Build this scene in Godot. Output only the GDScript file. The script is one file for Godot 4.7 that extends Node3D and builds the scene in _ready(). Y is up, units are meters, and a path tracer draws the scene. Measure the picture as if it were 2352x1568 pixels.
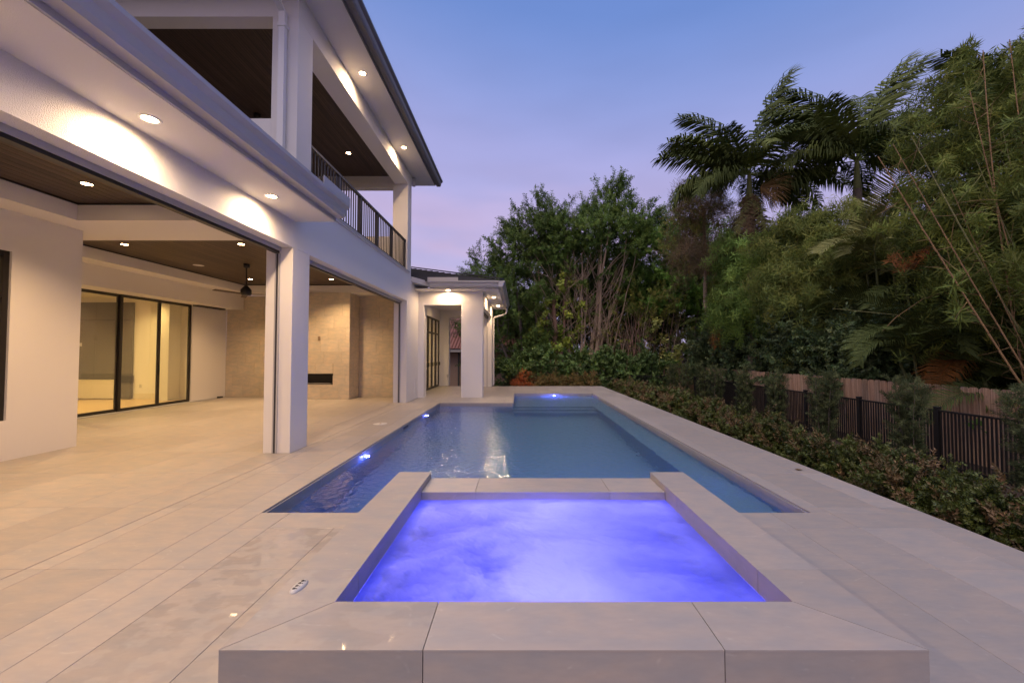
extends Node3D
# A house terrace with a pool and a raised spa at dusk. Units are metres, y is up, the camera stands on the deck and looks along -z.

var M := {}                     # materials by name
var box_cache := {}
var rng := RandomNumberGenerator.new()

# ---------------------------------------------------------------- helpers
func lin(r: float, g: float, b: float, a := 1.0) -> Color:
	var c := Color(r, g, b).linear_to_srgb()
	c.a = a
	return c

func mat(called: String, c: Color, rough: float, metal := 0.0) -> StandardMaterial3D:
	var m := StandardMaterial3D.new()
	m.resource_name = called
	m.albedo_color = c
	m.roughness = rough
	m.metallic = metal
	M[called] = m
	return m

func tag(o: Node, label: String, category: String, group := "") -> void:
	o.set_meta("label", label)
	o.set_meta("category", category)
	if group:
		o.set_meta("group", group)

func thing(called: String, label: String, category: String, at := Vector3.ZERO, group := "") -> Node3D:
	var o := Node3D.new()
	o.name = called
	add_child(o, true)
	o.position = at
	tag(o, label, category, group)
	return o

func structure(called: String) -> Node3D:
	var o := Node3D.new()
	o.name = called
	add_child(o, true)
	o.set_meta("kind", "structure")
	return o

func put(parent: Node, called: String, mesh: Mesh, m: Material, at := Vector3.ZERO) -> MeshInstance3D:
	var o := MeshInstance3D.new()
	o.name = called
	o.mesh = mesh
	o.material_override = m
	o.position = at
	parent.add_child(o, true)
	return o

func base_of(parent: Node) -> Vector3:
	var p := Vector3.ZERO
	var n: Node = parent
	while n is Node3D and n != self:
		p += (n as Node3D).position
		n = n.get_parent()
	return p

# a box given by its world extents; bev > 0 chamfers its edges
func box(parent: Node, called: String, x0: float, x1: float, y0: float, y1: float, z0: float, z1: float, m: Material, bev := 0.0) -> MeshInstance3D:
	var s := Vector3(absf(x1 - x0), absf(y1 - y0), absf(z1 - z0))
	var key := "%.4f %.4f %.4f %.4f" % [s.x, s.y, s.z, bev]
	if not box_cache.has(key):
		box_cache[key] = chamfered(s, bev) if bev > 0.0 else plain_box(s)
	return put(parent, called, box_cache[key], m, Vector3((x0 + x1) / 2, (y0 + y1) / 2, (z0 + z1) / 2) - base_of(parent))

func plain_box(s: Vector3) -> Mesh:
	var b := BoxMesh.new()
	b.size = s
	return b

func quad(st: SurfaceTool, a: Vector3, b: Vector3, c: Vector3, d: Vector3) -> void:
	for p in [a, b, c, a, c, d]:
		st.add_vertex(p)

func chamfered(s: Vector3, bev: float) -> Mesh:
	var st := SurfaceTool.new()
	st.begin(Mesh.PRIMITIVE_TRIANGLES)
	st.set_smooth_group(-1)
	var h := s / 2
	var axes := [[0, 1, 2], [1, 2, 0], [2, 0, 1]]
	for ax in axes:
		for sg in [-1.0, 1.0]:
			var pts: Array[Vector3] = []
			for q in [[-1, -1], [1, -1], [1, 1], [-1, 1]]:
				var p := Vector3.ZERO
				p[ax[0]] = sg * h[ax[0]]
				p[ax[1]] = q[0] * (h[ax[1]] - bev)
				p[ax[2]] = q[1] * (h[ax[2]] - bev)
				pts.append(p)
			if sg > 0:
				quad(st, pts[0], pts[3], pts[2], pts[1])
			else:
				quad(st, pts[0], pts[1], pts[2], pts[3])
	for ax in axes:
		for s1 in [-1.0, 1.0]:
			for s2 in [-1.0, 1.0]:
				var a := Vector3.ZERO
				a[ax[0]] = -(h[ax[0]] - bev)
				a[ax[1]] = s1 * h[ax[1]]
				a[ax[2]] = s2 * (h[ax[2]] - bev)
				var b := a
				b[ax[0]] = h[ax[0]] - bev
				var c := b
				c[ax[1]] = s1 * (h[ax[1]] - bev)
				c[ax[2]] = s2 * h[ax[2]]
				var d := c
				d[ax[0]] = -(h[ax[0]] - bev)
				if s1 * s2 > 0:
					quad(st, a, b, c, d)
				else:
					quad(st, d, c, b, a)
	for sx in [-1.0, 1.0]:
		for sy in [-1.0, 1.0]:
			for sz in [-1.0, 1.0]:
				var a := Vector3(sx * h.x, sy * (h.y - bev), sz * (h.z - bev))
				var b := Vector3(sx * (h.x - bev), sy * h.y, sz * (h.z - bev))
				var c := Vector3(sx * (h.x - bev), sy * (h.y - bev), sz * h.z)
				for p in ([a, c, b] if sx * sy * sz > 0 else [a, b, c]):
					st.add_vertex(p)
	st.generate_normals()
	return st.commit()

func new_st() -> SurfaceTool:
	var st := SurfaceTool.new()
	st.begin(Mesh.PRIMITIVE_TRIANGLES)
	return st

func done(st: SurfaceTool) -> Mesh:
	st.generate_normals()
	return st.commit()

# a prism: profile in the plane across axis z, swept from z0 to z1 (profile points x, y, counter-clockwise seen from +z)
func sweep_z(profile: Array, z0: float, z1: float) -> Mesh:
	var st := new_st()
	st.set_smooth_group(-1)
	var n := profile.size()
	for i in n:
		var p: Vector2 = profile[i]
		var q: Vector2 = profile[(i + 1) % n]
		quad(st, Vector3(p.x, p.y, z1), Vector3(p.x, p.y, z0), Vector3(q.x, q.y, z0), Vector3(q.x, q.y, z1))
	var poly := PackedVector2Array(profile)
	var idx := Geometry2D.triangulate_polygon(poly)
	for k in range(0, idx.size(), 3):
		for z in [z1, z0]:
			for t in 3:
				var v: Vector2 = poly[idx[k + t]]
				st.add_vertex(Vector3(v.x, v.y, z))
	return done(st)

# a tapered tube through points
func tube(st: SurfaceTool, pts: Array, radii: Array, sides := 6) -> void:
	var rings := []
	for i in pts.size():
		var d: Vector3 = (pts[mini(i + 1, pts.size() - 1)] - pts[maxi(i - 1, 0)])
		d = d.normalized() if d.length() > 1e-6 else Vector3.UP
		var u := d.cross(Vector3.RIGHT if absf(d.x) < 0.8 else Vector3.BACK).normalized()
		var w := d.cross(u)
		var ring: Array[Vector3] = []
		for k in sides:
			var a := TAU * k / sides
			ring.append(pts[i] + (u * cos(a) + w * sin(a)) * radii[i])
		rings.append(ring)
	for i in pts.size() - 1:
		for k in sides:
			var k2 := (k + 1) % sides
			quad(st, rings[i][k], rings[i + 1][k], rings[i + 1][k2], rings[i][k2])
	for e in [0, pts.size() - 1]:
		for k in sides:
			st.add_vertex(pts[e])
			st.add_vertex(rings[e][k])
			st.add_vertex(rings[e][(k + 1) % sides])

func lathe(profile: Array, sides := 24) -> Mesh:   # profile of Vector2(radius, y), from bottom to top
	var st := new_st()
	for i in profile.size() - 1:
		var p: Vector2 = profile[i]
		var q: Vector2 = profile[i + 1]
		for k in sides:
			var a := TAU * k / sides
			var b := TAU * (k + 1) / sides
			quad(st, Vector3(p.x * cos(a), p.y, p.x * sin(a)), Vector3(p.x * cos(b), p.y, p.x * sin(b)), Vector3(q.x * cos(b), q.y, q.x * sin(b)), Vector3(q.x * cos(a), q.y, q.x * sin(a)))
	return done(st)

# ---------------------------------------------------------------- textures
func noise_bytes(w: int, h: int, sd: int, freq: float, stretch_x := 1.0, ridged := false, oct := 4) -> PackedByteArray:
	var n := FastNoiseLite.new()
	n.seed = sd
	n.noise_type = FastNoiseLite.TYPE_SIMPLEX_SMOOTH
	n.frequency = freq
	n.fractal_octaves = oct
	n.fractal_type = FastNoiseLite.FRACTAL_RIDGED if ridged else FastNoiseLite.FRACTAL_FBM
	var im := n.get_seamless_image(maxi(16, int(w / stretch_x)), h)
	im.convert(Image.FORMAT_L8)
	if im.get_width() != w:
		im.resize(w, h, Image.INTERPOLATE_BILINEAR)
	return im.get_data()

func tex_from(w: int, h: int, bytes: PackedByteArray, fmt: int) -> ImageTexture:
	return ImageTexture.create_from_image(Image.create_from_data(w, h, false, fmt, bytes))

func stone_maps(sd: int, base: Color, amp: float, vein: float) -> Array:   # [albedo, roughness, bump] of a honed porcelain slab
	var s := 768
	var a := noise_bytes(s, s, sd, 0.011, 2.6)
	var b := noise_bytes(s, s, sd + 1, 0.05, 3.0)
	var v := noise_bytes(s, s, sd + 2, 0.005, 1.5, true, 3)
	var g := noise_bytes(s, s, sd + 3, 0.25, 1.0, false, 2)
	var col := PackedByteArray()
	col.resize(s * s * 3)
	var rgh := PackedByteArray()
	rgh.resize(s * s)
	for i in s * s:
		var k := 1.0 + amp * ((a[i] - 128) / 128.0 + 0.55 * (b[i] - 128) / 128.0 + 0.25 * (g[i] - 128) / 128.0)
		var vv := clampf((v[i] - 214) / 41.0, 0.0, 1.0)
		k += vein * vv * vv
		var warm := 0.03 * (a[i] - 128) / 128.0
		col[i * 3] = clampi(int(base.r * 255 * (k + warm)), 0, 255)
		col[i * 3 + 1] = clampi(int(base.g * 255 * k), 0, 255)
		col[i * 3 + 2] = clampi(int(base.b * 255 * (k - warm)), 0, 255)
		rgh[i] = clampi(int(96 + 0.35 * (b[i] - 128) + 0.25 * (a[i] - 128)), 0, 255)
	return [tex_from(s, s, col, Image.FORMAT_RGB8), tex_from(s, s, rgh, Image.FORMAT_L8), tex_from(s, s, b, Image.FORMAT_L8)]

func wood_maps(sd: int, dark: Color, light: Color) -> Array:
	var w := 512
	var h := 1024
	var a := noise_bytes(w, h, sd, 0.02, 1.0)
	var n := FastNoiseLite.new()
	n.seed = sd + 7
	n.frequency = 0.02
	n.fractal_octaves = 5
	var im := n.get_seamless_image(w, 64)
	im.convert(Image.FORMAT_L8)
	im.resize(w, h, Image.INTERPOLATE_BILINEAR)
	var f := im.get_data()
	var col := PackedByteArray()
	col.resize(w * h * 3)
	for i in w * h:
		var k := clampf(0.5 + 1.1 * (f[i] - 128) / 128.0 + 0.25 * (a[i] - 128) / 128.0, 0.0, 1.0)
		var c := dark.lerp(light, k)
		col[i * 3] = int(c.r * 255)
		col[i * 3 + 1] = int(c.g * 255)
		col[i * 3 + 2] = int(c.b * 255)
	return [tex_from(w, h, col, Image.FORMAT_RGB8), tex_from(w, h, f, Image.FORMAT_L8)]

func tri(m: StandardMaterial3D, scale: float, world := false, off := Vector3.ZERO) -> void:
	m.uv1_triplanar = true
	m.uv1_world_triplanar = world
	m.uv1_scale = Vector3(scale, scale, scale)
	m.uv1_offset = off
	m.uv1_triplanar_sharpness = 8.0

func sky_panorama() -> ImageTexture:
	var w := 1024
	var h := 512
	var cl := FastNoiseLite.new()
	cl.seed = 5
	cl.frequency = 1.3
	cl.fractal_octaves = 4
	var stops := [[0.0, Color(0.79, 0.75, 0.88)], [6.0, Color(0.76, 0.725, 0.88)], [14.0, Color(0.73, 0.705, 0.885)], [20.0, Color(0.70, 0.69, 0.885)], [27.0, Color(0.655, 0.668, 0.882)], [34.0, Color(0.55, 0.62, 0.86)], [41.0, Color(0.445, 0.565, 0.832)], [60.0, Color(0.35, 0.49, 0.79)], [90.0, Color(0.30, 0.44, 0.75)]]
	var data := PackedFloat32Array()
	data.resize(w * h * 3)
	for j in h:
		var el := 90.0 - (j + 0.5) / h * 180.0
		for i in w:
			var az := (i + 0.5) / w * TAU      # 0 looks along -z, a quarter turn along +x
			var e := maxf(el, 0.0)
			# the dusk pink leans to the left of the view, the clear blue to its right
			var lean := sin(az) * 3.0 * cos(deg_to_rad(e))
			var ee := maxf(e + lean + 3.5 * sin(maxf(az, 0.0)) , 0.0)
			var c := Color(0, 0, 0)
			for k in stops.size() - 1:
				if ee >= stops[k][0] and ee <= stops[k + 1][0]:
					c = (stops[k][1] as Color).lerp(stops[k + 1][1], (ee - stops[k][0]) / (stops[k + 1][0] - stops[k][0]))
			c = c.srgb_to_linear()
			var er := deg_to_rad(e)
			var dir := Vector3(sin(az) * cos(er), sin(er), -cos(az) * cos(er))
			var pk := cl.get_noise_3d(dir.x * 1.6, dir.y * 7.0, dir.z * 1.6)
			var band := clampf(1.0 - absf(e - 14.0) / 12.0, 0.0, 1.0) * clampf(0.55 + 1.9 * pk, 0.0, 1.0)
			c = c.lerp(Color(0.83, 0.725, 0.855).srgb_to_linear(), 0.8 * band * clampf(0.75 - 0.75 * sin(az), 0.0, 1.0))
			# the half of the sky where the sun went down, behind the camera, is brighter and warmer
			var west := 0.5 - 0.5 * cos(az)
			west *= cos(er) * cos(er)
			var k2 := 1.0 + 0.15 * west
			var wisp := cl.get_noise_3d(dir.x * 2.5 + 9.0, dir.y * 11.0, dir.z * 2.5)
			k2 *= 1.0 + 0.10 * wisp * clampf(1.2 - e / 45.0, 0.15, 1.0)
			var at := (j * w + i) * 3
			data[at] = c.r * k2 * (1.0 + 0.30 * west)
			data[at + 1] = c.g * k2 * (1.0 + 0.12 * west)
			data[at + 2] = c.b * k2 * (1.0 - 0.12 * west)
	return ImageTexture.create_from_image(Image.create_from_data(w, h, false, Image.FORMAT_RGBF, data.to_byte_array()))

# ---------------------------------------------------------------- _ready
func _ready() -> void:
	rng.seed = 11
	var cam := Camera3D.new()
	cam.name = "camera"
	add_child(cam)
	cam.position = Vector3(0, 1.55, 0)
	cam.rotation = Vector3(atan(28.0 / 930.0), 0, 0)
	cam.near = 0.1
	cam.far = 900.0
	cam.set_frustum(0.1 * 2.0 * 784.0 / 930.0, Vector2(-0.1 * 17.0 / 930.0, 0), 0.1, 900.0)
	cam.current = true

	var env := Environment.new()
	env.background_mode = Environment.BG_SKY
	var sky := Sky.new()
	var pano := PanoramaSkyMaterial.new()
	pano.panorama = sky_panorama()
	pano.energy_multiplier = 1.0
	sky.sky_material = pano
	env.sky = sky
	env.background_energy_multiplier = 1.0
	env.tonemap_mode = Environment.TONE_MAPPER_LINEAR
	env.tonemap_exposure = 1.0
	env.sdfgi_enabled = true
	env.ssao_enabled = true
	env.ssil_enabled = true
	env.volumetric_fog_enabled = true
	env.volumetric_fog_density = 0.0
	var we := WorldEnvironment.new()
	we.name = "environment"
	we.environment = env
	add_child(we)

	var sun := DirectionalLight3D.new()      # the afterglow of the sun, gone down behind the camera
	sun.name = "afterglow"
	sun.light_color = Color(1.0, 0.90, 0.80)
	sun.light_energy = 0.74
	sun.light_angular_distance = 50.0
	sun.shadow_enabled = true
	sun.sky_mode = DirectionalLight3D.SKY_MODE_LIGHT_ONLY
	add_child(sun)
	sun.look_at_from_position(Vector3.ZERO, Vector3(0.12, -1.0, -0.34), Vector3.RIGHT)

	make_materials()
	build_ground_and_deck()
	build_pool()
	build_spa()
	build_house()
	build_wing()
	build_neighbour()
	build_lamps()
	build_small_things()
	build_fences()
	build_plants()

# ---------------------------------------------------------------- materials
var tile_mats: Array[StandardMaterial3D] = []
var wall_tile_mats: Array[StandardMaterial3D] = []
var plank_mats: Array[StandardMaterial3D] = []
var picket_mats: Array[StandardMaterial3D] = []

func make_materials() -> void:
	# honed porcelain tiles in a few cuts of two slabs
	var sa := stone_maps(21, Color(0.625, 0.602, 0.588), 0.028, 0.10)
	var sb := stone_maps(57, Color(0.615, 0.592, 0.578), 0.032, 0.09)
	for k in 10:
		var s: Array = sa if k % 2 == 0 else sb
		var m := mat("porcelain_%d" % k, Color(1, 1, 1), 1.0)
		var t := 0.945 + 0.0135 * ((k * 7) % 5)
		m.albedo_color = Color(t, t, t)
		m.albedo_texture = s[0]
		m.roughness = 0.42 + 0.02 * (k % 4)
		m.heightmap_enabled = true
		m.heightmap_texture = s[2]
		m.heightmap_scale = 0.03
		tri(m, 0.8, false, Vector3(0.37 * k, 0.13 * k, 0.61 * k))
		tile_mats.append(m)
	# the same tile with splashed water on it: a clear film in patches
	var wet := noise_bytes(512, 512, 63, 0.012, 1.4, false, 4)
	for i in wet.size():
		wet[i] = clampi((wet[i] - 124) * 7, 0, 255)
	for k in 2:
		var m: StandardMaterial3D = tile_mats[k].duplicate()
		m.resource_name = "wet_porcelain_%d" % k
		m.clearcoat_enabled = true
		m.clearcoat = 1.0
		m.clearcoat_roughness = 0.045
		m.clearcoat_texture = tex_from(512, 512, wet, Image.FORMAT_L8)
		M["wet_%d" % k] = m
	# the fireplace wall: warmer beige blocks
	var sc := stone_maps(91, Color(0.775, 0.735, 0.675), 0.045, 0.06)
	for k in 8:
		var m := mat("beige_stone_%d" % k, Color(1, 1, 1), 0.7)
		var t := 0.955 + 0.009 * ((k * 5) % 6)
		m.albedo_color = Color(t, t * 0.995, t * 0.985)
		m.albedo_texture = sc[0]
		m.heightmap_enabled = true
		m.heightmap_texture = sc[2]
		m.heightmap_scale = 0.15
		tri(m, 0.9, false, Vector3(0.41 * k, 0.29 * k, 0.17 * k))
		wall_tile_mats.append(m)
	var grain := wood_maps(33, Color(0.235, 0.185, 0.150), Color(0.34, 0.275, 0.225))
	for k in 6:
		var m := mat("dark_plank_%d" % k, Color(1, 1, 1), 0.55)
		var t := 0.86 + 0.028 * ((k * 5) % 6)
		m.albedo_color = Color(t, t, t)
		m.albedo_texture = grain[0]
		m.heightmap_enabled = true
		m.heightmap_texture = grain[1]
		m.heightmap_scale = 0.06
		tri(m, 1.0, false, Vector3(0.37 * k, 0, 0.19 * k))
		m.uv1_scale = Vector3(2.2, 2.2, 0.35)
		plank_mats.append(m)
	var cedar := wood_maps(71, Color(0.66, 0.54, 0.43), Color(0.83, 0.72, 0.60))
	for k in 6:
		var m := mat("cedar_%d" % k, Color(1, 1, 1), 0.85)
		var t: float = [0.92, 1.0, 0.86, 0.97, 0.80, 0.94][k]
		m.albedo_color = Color(t, t * (0.97 if k % 2 else 1.0), t * (0.96 if k % 2 else 1.0))
		m.albedo_texture = cedar[0]
		m.heightmap_enabled = true
		m.heightmap_texture = cedar[1]
		m.heightmap_scale = 0.15
		tri(m, 1.0, false, Vector3(0.31 * k, 0.17 * k, 0.23 * k))
		m.uv1_scale = Vector3(0.6, 0.5, 3.0)
		picket_mats.append(m)
	# stucco
	var grit := tex_from(512, 512, noise_bytes(512, 512, 12, 0.11, 1.0, false, 3), Image.FORMAT_L8)
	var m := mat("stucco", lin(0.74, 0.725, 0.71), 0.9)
	m.heightmap_enabled = true
	m.heightmap_texture = grit
	m.heightmap_scale = 0.5
	tri(m, 1.6, true)
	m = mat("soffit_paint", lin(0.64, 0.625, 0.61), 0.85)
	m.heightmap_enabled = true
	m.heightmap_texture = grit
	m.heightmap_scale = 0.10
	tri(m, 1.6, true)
	m = mat("plaster", lin(0.72, 0.695, 0.66), 0.8)
	m.heightmap_enabled = true
	m.heightmap_texture = grit
	m.heightmap_scale = 0.03
	tri(m, 1.2, true)
	mat("gutter_paint", lin(0.42, 0.42, 0.44), 0.42)
	mat("dark_gutter", lin(0.15, 0.15, 0.165), 0.4)
	mat("white_metal", lin(0.70, 0.70, 0.70), 0.4)
	mat("track_metal", lin(0.40, 0.40, 0.42), 0.45)
	mat("black_metal", lin(0.018, 0.018, 0.020), 0.45)
	mat("bronze_frame", lin(0.020, 0.017, 0.015), 0.4)
	mat("railing_metal", lin(0.030, 0.028, 0.028), 0.4)
	mat("fence_metal", lin(0.010, 0.010, 0.011), 0.5)
	mat("grout", lin(0.20, 0.185, 0.17), 0.95)
	mat("stone_grout", lin(0.44, 0.38, 0.31), 0.95)
	mat("concrete", lin(0.25, 0.24, 0.23), 0.9)
	mat("olive_cabinet", lin(0.075, 0.072, 0.055), 0.5)
	mat("cream_cabinet", lin(0.66, 0.60, 0.50), 0.5)
	mat("firebox", lin(0.010, 0.009, 0.009), 0.6)
	mat("plastic_white", lin(0.48, 0.47, 0.46), 0.4)
	mat("plastic_dark", lin(0.03, 0.03, 0.032), 0.4)
	mat("brass_plate", lin(0.24, 0.17, 0.11), 0.45)
	mat("roof_slate", lin(0.036, 0.037, 0.042), 0.7)
	mat("terracotta", lin(0.27, 0.12, 0.095), 0.8)
	mat("tan_render", lin(0.34, 0.23, 0.16), 0.9)
	var oak := wood_maps(45, Color(0.62, 0.53, 0.40), Color(0.72, 0.63, 0.50))
	m = mat("oak", Color(1, 1, 1), 0.45)
	m.albedo_texture = oak[0]
	tri(m, 0.8)
	m.uv1_scale = Vector3(1.5, 1.0, 0.3)
	m = mat("pane_glass", Color(0.97, 0.98, 0.97, 0.06), 0.02)
	m.transparency = BaseMaterial3D.TRANSPARENCY_ALPHA
	# mottled soil, bark
	var soil := tex_from(512, 512, noise_bytes(512, 512, 81, 0.05), Image.FORMAT_L8)
	m = mat("mulch", lin(0.055, 0.036, 0.027), 0.95)
	m.heightmap_enabled = true
	m.heightmap_texture = soil
	m.heightmap_scale = 3.0
	tri(m, 0.9, true)
	var bark := tex_from(512, 512, noise_bytes(512, 512, 88, 0.03, 4.0), Image.FORMAT_L8)
	for b in [["pale_bark", lin(0.40, 0.30, 0.21)], ["grey_bark", lin(0.20, 0.165, 0.14)], ["red_bark", lin(0.32, 0.19, 0.14)], ["culm", lin(0.29, 0.18, 0.085)], ["green_culm", lin(0.20, 0.20, 0.08)], ["palm_shaft", lin(0.13, 0.15, 0.055)]]:
		m = mat(b[0], b[1], 0.85)
		m.heightmap_enabled = true
		m.heightmap_texture = bark
		m.heightmap_scale = 1.0
		tri(m, 1.1, true)
	# leaves take their tint from each copy
	m = mat("leaf", Color(1, 1, 1), 0.6)
	m.metallic_specular = 0.3
	m.vertex_color_use_as_albedo = true
	m.backlight_enabled = true
	m.backlight = lin(0.5, 0.5, 0.5)
	m = mat("glossy_leaf", Color(1, 1, 1), 0.42)
	m.metallic_specular = 0.42
	m.vertex_color_use_as_albedo = true
	m.backlight_enabled = true
	m.backlight = lin(0.25, 0.25, 0.25)
	for f in [["frond_dark", lin(0.085, 0.115, 0.034)], ["frond_green", lin(0.130, 0.165, 0.044)], ["frond_olive", lin(0.200, 0.210, 0.075)], ["frond_orange", lin(0.24, 0.105, 0.028)], ["frond_brown", lin(0.15, 0.105, 0.058)], ["straw", lin(0.42, 0.28, 0.12)]]:
		m = mat(f[0], f[1], 0.65)
		m.metallic_specular = 0.25
	# water
	var rip := tex_from(512, 512, noise_bytes(512, 512, 17, 0.016, 1.0, false, 3), Image.FORMAT_L8)
	m = mat("water", lin(0.86, 0.95, 0.98, 0.0), 0.05)
	m.refraction_enabled = true
	m.refraction_scale = 0.033
	m.heightmap_enabled = true
	m.heightmap_texture = rip
	m.heightmap_scale = 0.72
	tri(m, 0.85, true)
	m = mat("pool_plaster", lin(0.15, 0.29, 0.45), 0.8)
	m.heightmap_enabled = true
	m.heightmap_texture = soil
	m.heightmap_scale = 0.1
	tri(m, 2.0, true)
	m = mat("foam", Color(1, 1, 1), 0.35)
	m.vertex_color_use_as_albedo = true
	m.backlight_enabled = true
	m.backlight = Color(1, 1, 1)
	# lamps
	for e in [["warm_lens", Color(1.0, 0.82, 0.60), 80.0], ["room_lens", Color(1.0, 0.78, 0.48), 8.0], ["wing_lens", Color(1.0, 0.82, 0.60), 620.0], ["blue_lens", Color(0.62, 0.68, 1.0), 3.0], ["lit_window", Color(1.0, 0.72, 0.35), 1.2]]:
		m = mat(e[0], Color(0.9, 0.9, 0.9), 0.4)
		m.emission_enabled = true
		m.emission = e[1]
		m.emission_energy_multiplier = e[2]

# ---------------------------------------------------------------- ground and deck
const TX := -1.65      # tile joints pass through here ...
const TZ := -2.96
const TW := 0.585      # ... every so far across and along
const TL := 1.17

func tiles(parent: Node, called: String, x0: float, x1: float, z0: float, z1: float, top := 0.0, gap := 0.0028) -> void:
	var i := int(floor((x0 - TX) / TW + 0.001))
	while TX + i * TW < x1 - 0.01:
		var a := maxf(x0, TX + i * TW)
		var b := minf(x1, TX + (i + 1) * TW)
		var k := int(floor((z0 - TZ) / TL + 0.001))
		while TZ + k * TL < z1 - 0.01:
			var c := maxf(z0, TZ + k * TL)
			var d := minf(z1, TZ + (k + 1) * TL)
			if b - a > 0.03 and d - c > 0.03:
				var o := box(parent, called, a + gap / 2, b - gap / 2, top - 0.02, top, c + gap / 2, d - gap / 2, tile_mats[rng.randi() % tile_mats.size()], 0.0015)
				if rng.randf() < 0.5:
					o.rotation.y = PI
				if a > -2.3 and b < -1.1 and d < -1.6 and c > -4.2:
					o.material_override = M["wet_%d" % (i & 1)]
			k += 1
		i += 1

func build_ground_and_deck() -> void:
	var g := structure("ground")
	# one sheet to the horizon, open where the pool is dug in
	put(g, "soil", water_sheet([[-400.0, -2.57, -400.0, 400.0], [2.90, 400.0, -400.0, 400.0], [-2.57, 2.90, -400.0, -15.90], [-2.57, 2.90, -1.70, 400.0]], -0.7), M.mulch)
	var d := structure("pool_deck")
	# bedding under the tiles, left open where the pool and the spa are
	for r in [[-3.565, -2.57, -19.40, 3.2], [-2.57, -0.25, -19.40, -12.85], [-0.25, 2.90, -19.40, -15.90], [2.90, 3.93, -19.40, 3.2], [-2.57, -1.205, -3.95, 3.2], [1.645, 2.90, -3.95, 3.2], [-1.205, 1.645, -1.68, 3.2]]:
		box(d, "bedding", r[0], r[1], -0.72, -0.0055 - 0.0, r[2], r[3], M.grout)
	tiles(d, "tile", -3.563, -2.52, -19.4, 1.2)
	tiles(d, "tile", -2.52, -1.215, -3.65, 1.2)
	tiles(d, "tile", -1.215, 1.655, -1.67, 1.2)
	tiles(d, "tile", 1.655, 3.95, -3.65, 1.2)
	tiles(d, "tile", 2.85, 3.95, -19.4, -4.0)
	tiles(d, "tile", -2.52, -0.2, -19.4, -12.8)
	tiles(d, "tile", -0.2, 2.85, -19.4, -15.85)
	for r in [[-2.52, -2.235], [-2.235, -1.215], [1.655, 2.445], [2.445, 3.03], [3.03, 3.95]]:
		box(d, "coping_tile", r[0] + 0.002, r[1] - 0.002, -0.02, 0.0, -4.0 if r[1] < 3.03 else -4.0, -3.652, tile_mats[rng.randi() % 10], 0.0015)
	# deck rear part, behind the camera
	box(d, "rear_paving", -3.56, 3.95, -0.02, -0.001, 1.2, 3.2, tile_mats[2])
	# edge of the deck on the planting side
	box(d, "edge_wall", 3.93, 3.948, -0.72, -0.022, -19.38, 3.2, M.concrete)
	box(d, "edge_wall", -1.2, 3.93, -0.72, -0.022, -19.418, -19.402, M.concrete)
	var p := structure("terrace_floor")
	box(p, "bedding", -10.65, -3.57, -0.72, -0.0055, -14.7, 3.2, M.grout)
	tiles(p, "tile", -10.6, -3.569, -14.65, 1.2)
	box(p, "rear_paving", -10.6, -3.569, -0.02, -0.001, 1.2, 3.2, tile_mats[1])
	box(p, "bedding", -3.95, -3.57, -0.72, -0.0055, -20.2, -14.72, M.grout)

# ---------------------------------------------------------------- pool
func water_sheet(rects: Array, y: float) -> Mesh:
	var st := new_st()
	for r in rects:
		quad(st, Vector3(r[0], y, r[3]), Vector3(r[0], y, r[2]), Vector3(r[1], y, r[2]), Vector3(r[1], y, r[3]))
	return done(st)

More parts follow.
